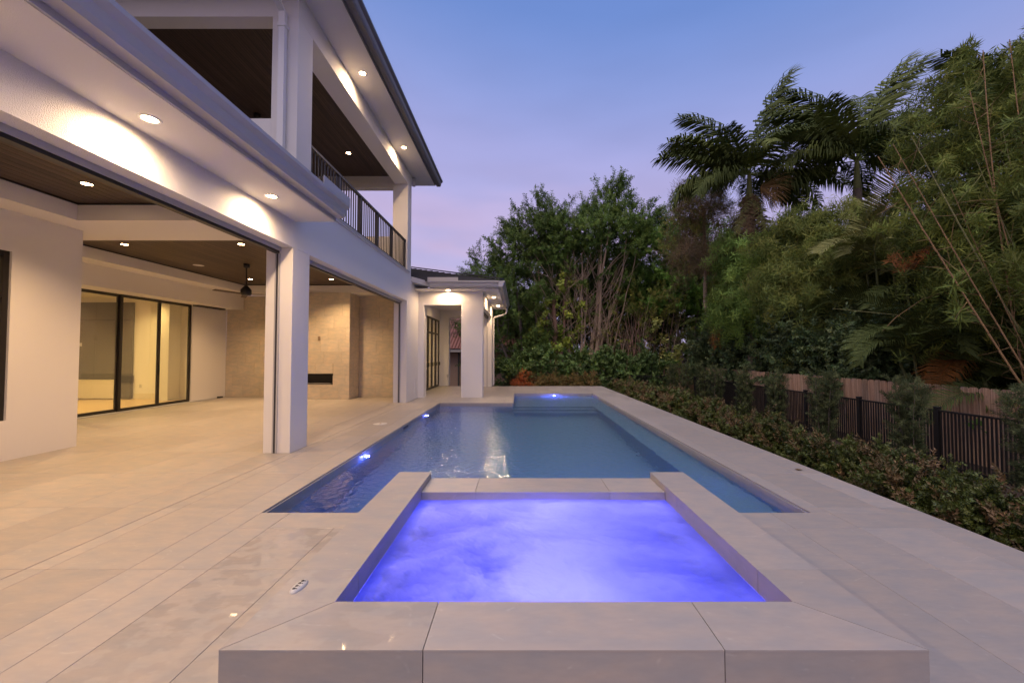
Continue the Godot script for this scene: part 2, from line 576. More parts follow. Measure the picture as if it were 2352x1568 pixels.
func build_pool() -> void:
	var p := structure("pool_basin")
	var pl: Material = M.pool_plaster
	box(p, "pool_floor", -2.57, 2.90, -1.55, -1.45, -12.85, -3.95, pl)
	box(p, "pool_wall", -2.57, -2.52, -1.45, -0.022, -12.85, -3.95, pl)
	box(p, "pool_wall", 2.85, 2.90, -1.45, -0.022, -15.90, -3.95, pl)
	box(p, "pool_wall", -2.52, 2.85, -1.45, -0.022, -4.0, -3.95, pl)
	box(p, "pool_wall", -2.52, -0.20, -1.45, -0.022, -12.85, -12.80, pl)
	box(p, "pool_wall", -0.25, -0.20, -1.45, -0.022, -15.90, -12.85, pl)
	box(p, "pool_wall", -0.20, 2.85, -1.45, -0.022, -15.90, -15.85, pl)
	box(p, "bench", 2.35, 2.85, -1.45, -0.42, -15.85, -4.0, pl, 0.012)
	box(p, "tanning_ledge", -0.20, 2.35, -1.45, -0.36, -15.85, -12.80, pl, 0.012)
	box(p, "step", -0.20, 2.35, -1.45, -0.62, -12.80, -12.46, pl, 0.012)
	box(p, "step", -0.20, 2.35, -1.45, -0.90, -12.46, -12.12, pl, 0.012)
	# band of tiles at the waterline
	var z := -4.0
	while z > -12.75:
		var e := maxf(z - TL, -12.8)
		box(p, "waterline_tile", -2.519, -2.507, -0.30, -0.0215, e + 0.002, z - 0.002, tile_mats[rng.randi() % 10])
		z -= TL
	z = -4.0 - 0.15
	box(p, "waterline_tile", 2.837, 2.849, -0.30, -0.0215, z + 0.002, -4.0, tile_mats[0])
	while z > -15.8:
		var e := maxf(z - TL, -15.85)
		box(p, "waterline_tile", 2.837, 2.849, -0.30, -0.0215, e + 0.002, z - 0.002, tile_mats[rng.randi() % 10])
		z -= TL
	for s in [[-2.505, -0.9], [-0.9, -0.214]]:
		box(p, "waterline_tile", s[0] + 0.002, s[1] - 0.002, -0.30, -0.0215, -12.799, -12.787, tile_mats[rng.randi() % 10])
	for s in [[-0.198, 0.1], [0.1, 1.27], [1.27, 2.44], [2.44, 2.835]]:
		box(p, "waterline_tile", s[0] + 0.002, s[1] - 0.002, -0.30, -0.0215, -15.849, -15.837, tile_mats[rng.randi() % 10])
	for s in [[-14.3, -12.81], [-15.83, -14.3]]:
		box(p, "waterline_tile", -0.199, -0.187, -0.30, -0.0215, s[0] + 0.002, s[1] - 0.002, tile_mats[rng.randi() % 10])
	# skimmer mouth in the house side of the pool
	box(p, "skimmer_mouth", -2.512, -2.503, -0.13, -0.045, -9.15, -8.80, M.plastic_dark)
	var w := structure("pool_water")
	put(w, "water_surface", water_sheet([[-2.52, 2.85, -12.80, -4.13], [-2.52, -1.215, -4.13, -4.0], [1.655, 2.85, -4.13, -4.0], [-0.20, 2.85, -15.85, -12.80]], -0.075), M.water)

# ---------------------------------------------------------------- spa
func slab(parent: Node, called: String, pts: Array, y0: float, y1: float, m: Material) -> void:   # pts: Vector2(x, z), clockwise seen from above
	var st := new_st()
	st.set_smooth_group(-1)
	var c := Vector2.ZERO
	for p in pts:
		c += p / pts.size()
	var n := pts.size()
	for i in n:
		var a: Vector2 = pts[i] - c
		var b: Vector2 = pts[(i + 1) % n] - c
		quad(st, Vector3(a.x, y0 - y1, a.y), Vector3(b.x, y0 - y1, b.y), Vector3(b.x, 0, b.y), Vector3(a.x, 0, a.y))
		st.add_vertex(Vector3(0, 0, 0))
		st.add_vertex(Vector3(a.x, 0, a.y))
		st.add_vertex(Vector3(b.x, 0, b.y))
	put(parent, called, done(st), m, Vector3(c.x, y1, c.y) - base_of(parent))

func build_spa() -> void:
	var s := thing("spa", "raised square spa clad in grey porcelain with bubbling violet-blue water", "spa", Vector3(0.215, 0, -2.9))
	var T := tile_mats
	# core
	var core: Material = M.grout
	box(s, "wall", -1.203, -0.903, -1.5, 0.345, -4.118, -1.692, core)
	box(s, "wall", 1.333, 1.643, -1.5, 0.345, -4.118, -1.692, core)
	box(s, "wall", -0.903, 1.333, -1.5, 0.345, -1.978, -1.692, core)
	box(s, "wall", -0.903, 1.333, -1.5, 0.290, -4.098, -3.712, core)
	box(s, "spa_floor", -0.903, 1.333, -0.8, -0.62, -3.712, -1.978, M.pool_plaster)
	box(s, "spa_seat", -0.89, -0.45, -0.62, -0.22, -3.70, -1.99, M.pool_plaster, 0.01)
	box(s, "spa_seat", 0.88, 1.32, -0.62, -0.22, -3.70, -1.99, M.pool_plaster, 0.01)
	# mitred coping
	var g := 0.002
	slab(s, "coping_tile", [Vector2(-1.215, -1.67), Vector2(-0.89 + g, -1.99), Vector2(-0.39 - g, -1.99), Vector2(-0.39 - g, -1.67)], 0.346, 0.355, M.wet_0)
	slab(s, "coping_tile", [Vector2(-0.39 + g, -1.67), Vector2(-0.39 + g, -1.99), Vector2(0.83 - g, -1.99), Vector2(0.83 - g, -1.67)], 0.346, 0.355, T[4])
	slab(s, "coping_tile", [Vector2(0.83 + g, -1.67), Vector2(0.83 + g, -1.99), Vector2(1.32 - g, -1.99), Vector2(1.655, -1.67)], 0.346, 0.355, T[7])
	slab(s, "coping_tile", [Vector2(-1.215, -1.67 - 2 * g), Vector2(-1.215, -2.28 + g), Vector2(-0.89, -2.28 + g), Vector2(-0.89, -1.99 - g)], 0.346, 0.355, M.wet_1)
	slab(s, "coping_tile", [Vector2(1.655, -1.67 - 2 * g), Vector2(1.32, -1.99 - g), Vector2(1.32, -2.28 + g), Vector2(1.655, -2.28 + g)], 0.346, 0.355, T[8])
	for e in [[-1.215, -0.89], [1.32, 1.655]]:
		box(s, "coping_tile", e[0], e[1], 0.346, 0.355, -3.55 + g, -2.28 - g, T[rng.randi() % 10], 0.0015)
		box(s, "coping_tile", e[0], e[1], 0.346, 0.355, -4.13, -3.55 - g, T[rng.randi() % 10], 0.0015)
	# cladding outside
	var xs := [-1.215, -0.39, 0.83, 1.655]
	for i in 3:
		box(s, "face_tile", xs[i] + (g if i else 0.0), xs[i + 1] - (g if i < 2 else 0.0), 0.002, 0.3455, -1.69, -1.671, T[[5, 2, 9][i]])
	var zs := [-1.692, -2.28, -3.45, -4.13]
	for x in [[-1.2145, -1.203], [1.643, 1.6545]]:
		for i in 3:
			box(s, "face_tile", x[0], x[1], -0.5, 0.3455, zs[i + 1] + g, zs[i] - g, T[rng.randi() % 10])
	for x in [[-1.203, -0.892], [1.322, 1.643]]:
		box(s, "face_tile", x[0], x[1], -0.5, 0.3455, -4.1295, -4.118, T[rng.randi() % 10])
	# cladding inside
	for x in [[-0.903, -0.891], [1.321, 1.333]]:
		box(s, "face_tile", x[0], x[1], -0.15, 0.3455, -2.28 + g, -1.992, T[rng.randi() % 10])
		box(s, "face_tile", x[0], x[1], -0.15, 0.3455, -3.45 + g, -2.28 - g, T[rng.randi() % 10])
		box(s, "face_tile", x[0], x[1], -0.15, 0.3455, -4.118, -3.45 - g, T[rng.randi() % 10])
	box(s, "face_tile", -0.891, 1.321, -0.15, 0.3455, -1.990, -1.978, T[0])
	# the lower spillway towards the pool
	var ws := [-0.890, -0.40, 0.82, 1.320]
	for i in 3:
		box(s, "spillway_tile", ws[i] + g, ws[i + 1] - g, 0.291, 0.300, -4.11, -3.70, T[rng.randi() % 10], 0.0015)
		box(s, "face_tile", ws[i] + g, ws[i + 1] - g, -0.15, 0.2905, -3.712, -3.701, T[rng.randi() % 10])
		box(s, "face_tile", ws[i] + g, ws[i + 1] - g, -0.5, 0.2905, -4.109, -4.098, T[rng.randi() % 10])
	# the churning water: a sheet of foam and bubbles, thick in the middle where the jets meet, thin at the sides
	var fm := FastNoiseLite.new()
	fm.seed = 3
	fm.frequency = 1.6
	fm.fractal_octaves = 4
	fm.domain_warp_enabled = true
	fm.domain_warp_amplitude = 0.35
	fm.domain_warp_frequency = 1.4
	var fine := FastNoiseLite.new()
	fine.seed = 9
	fine.frequency = 9.0
	fine.fractal_octaves = 3
	var nx := 220
	var nz := 170
	var verts := PackedVector3Array()
	var cols := PackedColorArray()
	var idx := PackedInt32Array()
	for j in nz + 1:
		for i in nx + 1:
			var u := float(i) / nx
			var v := float(j) / nz
			var x := lerpf(-0.889, 1.319, u)
			var z := lerpf(-3.699, -1.991, v)
			var n := fm.get_noise_2d(x, z * 1.3)
			var f := fine.get_noise_2d(x, z)
			var mid := exp(-pow((u - 0.52 + 0.10 * n) / 0.25, 2.0))
			var back := exp(-pow((v - 0.10) / 0.22, 2.0))
			var thick := clampf(0.20 + 0.72 * maxf(mid, 0.8 * back) + 0.50 * n + 0.07 * f, 0.0, 1.0)
			var edge := minf(minf(u, 1 - u) * 2.21, minf(v, 1 - v) * 1.71)
			thick *= smoothstep(0.0, 0.12, edge) * 0.5 + 0.5
			verts.append(Vector3(x, 0.225 + 0.020 * n * smoothstep(0.0, 0.15, edge) + 0.003 * f * smoothstep(0.0, 0.1, edge) + 0.012 * thick, z) - s.position)
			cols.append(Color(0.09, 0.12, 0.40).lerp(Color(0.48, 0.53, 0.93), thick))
	for j in nz:
		for i in nx:
			var a := j * (nx + 1) + i
			idx.append_array(PackedInt32Array([a, a + 1, a + nx + 2, a, a + nx + 2, a + nx + 1]))
	var arr := []
	arr.resize(Mesh.ARRAY_MAX)
	arr[Mesh.ARRAY_VERTEX] = verts
	arr[Mesh.ARRAY_COLOR] = cols
	arr[Mesh.ARRAY_INDEX] = idx
	var am := ArrayMesh.new()
	am.add_surface_from_arrays(Mesh.PRIMITIVE_TRIANGLES, arr)
	var st := SurfaceTool.new()
	st.create_from(am, 0)
	st.generate_normals()
	put(s, "foaming_water", st.commit(), M.foam)
	# thin steam over the warm water
	var fog := FogVolume.new()
	fog.name = "steam"
	fog.shape = RenderingServer.FOG_VOLUME_SHAPE_ELLIPSOID
	fog.size = Vector3(2.5, 0.42, 1.9)
	var fmat := FogMaterial.new()
	fmat.albedo = Color(0.92, 0.93, 1.0)
	fmat.density = 0.35
	fog.material = fmat
	s.add_child(fog, true)
	fog.position = Vector3(0.25, 0.25, -2.85) - s.position

# ---------------------------------------------------------------- house
var house: Node3D

func node_part(parent: Node, called: String) -> Node3D:
	var o := Node3D.new()
	o.name = called
	parent.add_child(o, true)
	return o

func planks(parent: Node, x0: float, x1: float, y: float, z0: float, z1: float, w := 0.14) -> void:
	var n := int(ceil((x1 - x0) / w))
	for i in n:
		var a := x0 + i * w
		box(parent, "plank", a + 0.0025, minf(a + w, x1) - 0.0025, y, y + 0.018, z0, z1, plank_mats[rng.randi() % 6])
	box(parent, "backing", x0, x1, y + 0.008, y + 0.04, z0, z1, M.black_metal)

func stone_wall_z(parent: Node, x0: float, x1: float, zf: float, dz: float, skip: Array) -> void:   # blocks on a wall that faces +z
	var h := 0.4045
	var row := 0
	var y := 0.0
	while y < 3.63:
		var x: float = x0 - [0.0, 0.37, 0.18, 0.50][row % 4]
		while x < x1 - 0.02:
			var a := maxf(x, x0)
			var b := minf(x + 0.61, x1)
			var y1 := minf(y + h, 3.638)
			var pieces := [[a, b, y, y1]]
			if skip:
				var cut := []
				for p in pieces:
					if p[1] <= skip[0] or p[0] >= skip[1] or p[3] <= skip[2] or p[2] >= skip[3]:
						cut.append(p)
						continue
					if p[0] < skip[0]: cut.append([p[0], skip[0], p[2], p[3]])
					if p[1] > skip[1]: cut.append([skip[1], p[1], p[2], p[3]])
					if p[2] < skip[2]: cut.append([maxf(p[0], skip[0]), minf(p[1], skip[1]), p[2], skip[2]])
					if p[3] > skip[3]: cut.append([maxf(p[0], skip[0]), minf(p[1], skip[1]), skip[3], p[3]])
				pieces = cut
			for p in pieces:
				if p[1] - p[0] > 0.02 and p[3] - p[2] > 0.01:
					box(parent, "stone_tile", p[0] + 0.0015, p[1] - 0.0015, p[2] + 0.0015, p[3] - 0.0015, zf - dz, zf + rng.randf_range(0, 0.0015), wall_tile_mats[rng.randi() % 8], 0.002)
			x += 0.61
		y += h
		row += 1

func window_unit(parent: Node, called: String, along_z: bool, at: float, a0: float, a1: float, y0: float, y1: float, bars_a: Array, bars_y: Array, w := 0.06, d := 0.07) -> void:
	# a frame with bars and a pane in each field; it stands in the plane x = at (along_z) or z = at
	var f := node_part(parent, called)
	var as_ := [a0] + bars_a + [a1]
	var ys := [y0] + bars_y + [y1]
	var piece := func(n: String, p0: float, p1: float, q0: float, q1: float, dd: float, m: Material) -> void:
		if along_z:
			box(f, n, at - dd / 2, at + dd / 2, q0, q1, p0, p1, m)
		else:
			box(f, n, p0, p1, q0, q1, at - dd / 2, at + dd / 2, m)
	for i in as_.size():
		var hw := w / 2 if i > 0 and i < as_.size() - 1 else w
		var p0: float = as_[i] - (hw if i == as_.size() - 1 else (hw if i > 0 else 0.0))
		var p1: float = as_[i] + (hw if i == 0 else (hw if i < as_.size() - 1 else 0.0))
		piece.call("stile", p0, p1, y0, y1, d, M.bronze_frame)
	for j in ys.size():
		var hw := w / 2 if j > 0 and j < ys.size() - 1 else w
		var q0: float = ys[j] - (hw if j > 0 else 0.0)
		var q1: float = ys[j] + (hw if j < ys.size() - 1 else 0.0)
		for i in as_.size() - 1:
			piece.call("rail", as_[i] + (w if i == 0 else w / 2), as_[i + 1] - (w if i == as_.size() - 2 else w / 2), q0, q1, d * 0.9, M.bronze_frame)
			if j < ys.size() - 1:
				piece.call("pane", as_[i] + w * 0.4, as_[i + 1] - w * 0.4, ys[j] + w * 0.4, ys[j + 1] - w * 0.4, 0.012, M.pane_glass)

func gutter_profile(x: float, y: float) -> Array:   # back at x, rim at y, opening towards +x
	return [Vector2(x, y), Vector2(x, y - 0.195), Vector2(x + 0.125, y - 0.195), Vector2(x + 0.150, y - 0.150), Vector2(x + 0.165, y - 0.075), Vector2(x + 0.215, y - 0.030), Vector2(x + 0.215, y + 0.010), Vector2(x + 0.200, y + 0.010)]

func build_house() -> void:
	house = thing("house", "white two-storey house with open terrace, upper balcony and dark wood ceilings beside the pool", "house", Vector3(-7, 0, -8))
	var h := house
	var S: Material = M.stucco
	var P: Material = M.plaster
	# pool-side face, ground floor
	box(h, "column", -4.00, -3.58, 0.0, 3.23, -6.86, -6.35, S, 0.004)
	box(h, "lintel", -4.00, -3.58, 3.23, 4.00, -6.40, 3.20, S)
	box(h, "facade_band", -4.00, -3.58, 3.23, 4.17, -13.28, -6.40, S)
	box(h, "wall", -4.00, -3.58, 0.0, 3.23, -14.30, -12.85, S)
	box(h, "wall", -4.00, -3.58, 3.23, 4.02, -14.30, -13.28, S)
	box(h, "column", -4.00, -3.58, 0.0, 3.23, 2.2, 3.20, S)
	# screen tracks in the heads and jambs of the openings
	box(h, "screen_track", -3.87, -3.79, 3.135, 3.229, -6.349, 2.2, M.black_metal)
	box(h, "screen_track", -3.785, -3.765, 3.17, 3.229, -6.349, 2.2, M.track_metal)
	box(h, "screen_track", -3.87, -3.79, 3.135, 3.229, -12.849, -6.861, M.black_metal)
	box(h, "screen_track", -3.785, -3.755, 3.16, 3.229, -12.849, -6.861, M.track_metal)
	for z in [-6.349, -12.849]:
		box(h, "screen_track", -3.855, -3.835, 0.003, 3.13, z, z + 0.012, M.track_metal)
		box(h, "screen_track", -3.80, -3.775, 0.003, 3.13, z, z + 0.018, M.track_metal)
		box(h, "screen_track", -3.835, -3.80, 0.003, 3.13, z, z + 0.004, M.plastic_dark)
	# eave over the terrace front
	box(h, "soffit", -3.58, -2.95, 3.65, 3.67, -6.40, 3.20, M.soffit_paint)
	box(h, "fascia", -2.95, -2.93, 3.655, 3.93, -6.40, 3.20, M.gutter_paint)
	put(h, "gutter", sweep_z(gutter_profile(-2.93, 3.905), -6.41, 3.2), M.gutter_paint, -h.position)
	box(h, "splash_guard", -2.722, -2.712, 3.90, 4.03, -6.41, -5.55, M.gutter_paint)
	put(h, "lower_roof", sweep_z([Vector2(-2.93, 3.94), Vector2(-2.80, 3.935), Vector2(-2.80, 3.965), Vector2(-12.0, 5.6), Vector2(-12.0, 5.4)], -6.40, 3.2), M.roof_slate, -h.position)
	box(h, "end_wall", -4.0, -2.95, 3.671, 3.93, -6.42, -6.401, S)
	# terrace ceilings: a flat plastered rim round two boarded trays
	var c := node_part(h, "ceiling")
	for r in [[-10.6, -4.0, -14.62, -13.82], [-10.6, -9.44, -13.82, -7.42], [-4.35, -4.0, -13.82, -7.42], [-10.6, -4.0, -7.42, -6.30], [-10.6, -6.95, -6.30, 0.5], [-4.35, -4.0, -6.30, 0.5], [-10.6, -4.0, 0.5, 3.2]]:
		box(c, "rim", r[0], r[1], 3.64, 3.95, r[2], r[3], P)
	planks(c, -9.44, -4.35, 3.91, -13.82, -7.42)
	planks(c, -6.95, -4.35, 3.91, -6.30, 0.5)
	for r in [[-9.439, -9.415, -13.819, -7.421], [-6.949, -6.925, -6.299, 0.499]]:
		box(c, "edge_strip", r[0], r[1], 3.885, 3.909, r[2], r[3], M.black_metal)
	for r in [[-9.41, -4.355, -13.819, -13.795], [-6.92, -4.355, -6.299, -6.275]]:
		box(c, "edge_strip", r[0], r[1], 3.885, 3.909, r[2], r[3], M.black_metal)
	# terrace walls
	box(h, "wall", -7.60, -7.45, 0.0, 0.58, -6.85, 3.2, P)
	box(h, "wall", -7.60, -7.45, 3.05, 3.64, -6.85, 3.2, P)
	box(h, "wall", -7.60, -7.45, 0.58, 3.05, -6.85, -5.90, P)
	box(h, "wall", -7.60, -7.45, 0.58, 3.05, -3.9, 3.2, P)
	box(h, "wall", -10.6, -7.60, 0.0, 3.64, -6.85, -6.70, P)
	window_unit(h, "window", true, -7.53, -5.90, -3.90, 0.58, 3.05, [-4.9], [2.40], 0.07, 0.09)
	box(h, "wall", -10.75, -10.6, 0.0, 3.64, -14.62, -13.08, P)
	box(h, "wall", -10.75, -10.6, 3.16, 3.64, -13.08, -6.7, P)
	box(h, "wall", -10.75, -10.6, 0.0, 3.16, -8.40, -6.7, P)
	box(h, "door_header", -10.6, -9.98, 3.13, 3.639, -14.60, -6.851, P)
	box(h, "door_track", -10.58, -10.38, 3.085, 3.129, -14.25, -13.06, M.black_metal)
	box(h, "door_sill", -10.74, -10.48, 0.001, 0.022, -14.0, -8.40, M.track_metal)
	box(h, "door_stop", -10.58, -10.48, 0.001, 0.05, -14.35, -14.2, M.plastic_dark)
	# sliding doors: four leaves in stepped tracks
	var zs := [-13.06, -11.92, -10.74, -9.57, -8.40]
	for k in 4:
		window_unit(h, "sliding_door", true, -10.64 + 0.0 + 0.035 * (k % 2), zs[k], zs[k + 1] + (0.04 if k < 3 else 0.0), 0.022, 3.13, [], [], 0.075, 0.05)
		var hz: float = zs[k] + 0.03
		box(h, "handle", -10.615 + 0.035 * (k % 2), -10.59 + 0.035 * (k % 2), 0.95, 1.25, hz, hz + 0.02, M.black_metal)
	# room behind the sliding doors
	var r := node_part(h, "living_room")
	box(r, "oak_floor", -16.0, -10.75, -0.03, 0.0, -14.1, -6.85, M.oak)
	box(r, "wall", -16.0, -10.75, 0.0, 3.5, -14.1, -13.93, P)
	box(r, "wall", -16.15, -16.0, 0.0, 3.5, -14.1, -6.7, P)
	box(r, "wall", -16.0, -10.75, 0.0, 3.5, -6.85, -6.7, P)
	box(r, "ceiling", -16.15, -10.75, 3.5, 3.65, -14.1, -6.7, P)
	box(r, "wall", -12.05, -11.66, 0.0, 3.5, -13.92, -13.45, P)
	for k in 4:
		var x := -16.0 + k * 0.74
		var wd := 0.74 if k < 3 else 0.52
		box(r, "cabinet_panel", x + 0.003, x + wd - 0.003, 0.67, 2.685, -13.92, -13.86, M.olive_cabinet)
		box(r, "cabinet_panel", x + 0.003, x + wd - 0.003, 2.70, 3.31, -13.92, -13.86, M.olive_cabinet)
	box(r, "shelf", -16.0, -13.26, 2.675, 2.71, -13.92, -13.80, M.black_metal)
	for k in 3:
		box(r, "cabinet_door", -16.0 + k * 0.735 + 0.003, -16.0 + k * 0.735 + 0.732, 0.03, 0.66, -13.92, -13.80, M.cream_cabinet)
	box(r, "bench_panel", -13.79, -13.26, 0.03, 0.55, -13.92, -13.80, M.olive_cabinet)
	box(r, "bench_seat", -13.79, -13.24, 0.55, 0.80, -13.92, -13.80, M.black_metal)
	box(r, "switch_plate", -15.07, -14.99, 1.80, 1.92, -13.859, -13.85, M.plastic_white)
	box(r, "skirting", -13.22, -12.06, 0.0, 0.19, -13.929, -13.91, M.cream_cabinet)
	box(r, "socket", -13.05, -12.97, 0.38, 0.50, -13.929, -13.92, M.plastic_white)
	# room behind the terrace window
	var rb := node_part(h, "side_room")
	box(rb, "oak_floor", -10.6, -7.6, 0.0, 0.02, -6.7, 3.2, M.oak)
	box(rb, "wall", -10.75, -10.6, 0.0, 3.64, -6.7, 3.2, P)
	box(rb, "wall", -10.6, -7.6, 0.0, 3.64, 3.05, 3.2, P)
	# fireplace wall
	var fw := node_part(h, "fireplace")
	box(fw, "backing", -10.6, -4.0, 0.0, 3.64, -14.78, -14.645, M.stone_grout)
	box(fw, "backing", -8.55, -5.84, 0.0, 3.64, -14.64, -14.0, M.stone_grout)
	box(fw, "backing", -8.585, -8.10, 0.0, 3.639, -14.0, -13.815, M.stone_grout)
	box(fw, "backing", -6.30, -5.815, 0.0, 3.639, -14.0, -13.815, M.stone_grout)
	box(fw, "backing", -8.10, -6.30, 0.92, 3.639, -14.0, -13.815, M.stone_grout)
	box(fw, "backing", -8.10, -6.30, 0.0, 0.45, -14.0, -13.815, M.stone_grout)
	stone_wall_z(fw, -10.6, -8.6, -14.62, 0.022, [])
	stone_wall_z(fw, -5.79, -4.0, -14.62, 0.022, [])
	stone_wall_z(fw, -8.6, -5.79, -13.79, 0.024, [-8.05, -6.35, 0.50, 0.87])
	var y := 0.0
	while y < 3.63:
		for e in [[-14.619, -14.2], [-14.2, -13.815]]:
			box(fw, "stone_tile", -5.814, -5.79, y + 0.0015, minf(y + 0.403, 3.637), e[0] + 0.0015, e[1] - 0.0015, wall_tile_mats[rng.randi() % 8], 0.002)
		y += 0.4045
	box(fw, "firebox", -8.05, -6.35, 0.50, 0.52, -13.99, -13.80, M.firebox)
	box(fw, "firebox", -8.05, -6.35, 0.52, 0.87, -13.995, -13.98, M.firebox)
	box(fw, "firebox", -6.37, -6.35, 0.52, 0.87, -13.98, -13.80, M.firebox)
	box(fw, "firebox", -8.05, -6.37, 0.85, 0.87, -13.98, -13.80, M.firebox)
	box(fw, "burner_bed", -7.95, -6.45, 0.52, 0.545, -13.95, -13.84, M.concrete)
	box(fw, "switch_plate", -6.87, -6.79, 2.00, 2.14, -13.788, -13.775, M.brass_plate)
	# upper storey
	box(h, "column", -4.00, -3.58, 4.17, 7.00, -6.86, -6.40, S, 0.004)
	box(h, "beam", -4.00, -3.58, 7.00, 7.42, -13.28, -6.40, S)
	box(h, "column", -4.06, -3.58, 4.17, 7.00, -13.28, -12.85, S, 0.004)
	box(h, "front_wall", -12.0, -4.00, 3.96, 5.33, -6.65, -6.401, S)
	box(h, "front_wall", -12.0, -4.00, 7.01, 7.42, -6.65, -6.401, S)
	box(h, "front_wall", -12.0, -6.29, 5.33, 7.01, -6.65, -6.401, S)
	box(h, "rear_wall", -12.0, -4.06, 4.17, 5.35, -13.28, -13.03, S)
	box(h, "rear_wall", -12.0, -4.00, 6.95, 7.42, -13.28, -13.03, S)
	box(h, "rear_wall", -12.0, -8.6, 5.35, 6.95, -13.28, -13.03, S)
	box(h, "balcony_floor", -12.0, -4.00, 3.96, 4.17, -13.28, -6.65, M.concrete)
	box(h, "balcony_wall", -12.0, -9.5, 4.17, 7.42, -13.03, -6.65, P)
	box(h, "ledge_trim", -3.58, -3.545, 4.13, 4.175, -12.95, -6.402, S)
	box(h, "ledge_trim", -3.545, -3.53, 4.155, 4.195, -12.95, -6.402, M.gutter_paint)
	box(h, "ledge_cap", -4.0, -3.53, 4.176, 4.196, -12.849, -6.861, M.gutter_paint)
	var bc := node_part(h, "balcony_ceiling")
	planks(bc, -9.5, -4.001, 7.33, -13.03, -6.65)
	# upper eave
	for q in [[-3.58, -2.96, -14.0, -5.6], [-12.0, -3.58, -14.0, -13.28], [-12.0, -3.58, -6.40, -5.6]]:
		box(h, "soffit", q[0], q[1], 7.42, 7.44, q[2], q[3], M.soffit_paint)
	box(h, "fascia", -2.96, -2.94, 7.425, 7.70, -14.0, -5.6, M.dark_gutter)
	box(h, "fascia", -12.0, -2.94, 7.425, 7.70, -14.02, -14.001, M.dark_gutter)
	box(h, "fascia", -12.0, -2.94, 7.425, 7.70, -5.599, -5.58, M.dark_gutter)
	put(h, "gutter", sweep_z(gutter_profile(-2.94, 7.67), -14.22, -5.4), M.dark_gutter, -h.position)
	put(h, "downpipe", pipe_mesh([Vector3(-3.52, 7.40, -13.33), Vector3(-3.52, 7.12, -13.33)], 0.045, 0.035), M.gutter_paint, -h.position)
	var rs := new_st()
	var q0 := Vector3(-2.75, 7.70, -5.4)
	var q1 := Vector3(-2.75, 7.70, -14.2)
	var q2 := Vector3(-12.5, 7.70, -14.2)
	var q3 := Vector3(-12.5, 7.70, -5.4)
	var ra := Vector3(-7.1, 9.0, -9.8)
	var rb2 := Vector3(-8.1, 9.0, -9.8)
	quad(rs, q0, q1, ra, ra)
	quad(rs, q1, q2, rb2, ra)
	quad(rs, q2, q3, rb2, rb2)
	quad(rs, q3, q0, ra, rb2)
	quad(rs, q0, q3, q2, q1)
	put(h, "upper_roof", done(rs), M.roof_slate, -h.position)
	# square downpipe with offset on the upper front wall
	put(h, "downpipe", pipe_mesh([Vector3(-3.80, 7.45, -5.75), Vector3(-3.80, 7.30, -5.75), Vector3(-3.80, 7.02, -6.34), Vector3(-3.80, 6.85, -6.345), Vector3(-3.80, 3.98, -6.345)], 0.05, 0.04), M.white_metal, -h.position)
	box(h, "pipe_clip", -3.865, -3.735, 6.78, 6.82, -6.40, -6.295, M.white_metal)
	# access panel and conduit on the wall by the far corner
	box(h, "wall_panel", -3.579, -3.568, 0.02, 0.70, -14.05, -13.80, M.stucco)

func pipe_mesh(pts: Array, hx: float, hz: float) -> Mesh:
	var st := new_st()
	st.set_smooth_group(-1)
	for i in pts.size() - 1:
		var p: Vector3 = pts[i]
		var q: Vector3 = pts[i + 1]
		var c := [Vector3(-hx, 0, -hz), Vector3(hx, 0, -hz), Vector3(hx, 0, hz), Vector3(-hx, 0, hz)]
		for k in 4:
			quad(st, p + c[k], q + c[k], q + c[(k + 1) % 4], p + c[(k + 1) % 4])
	return done(st)

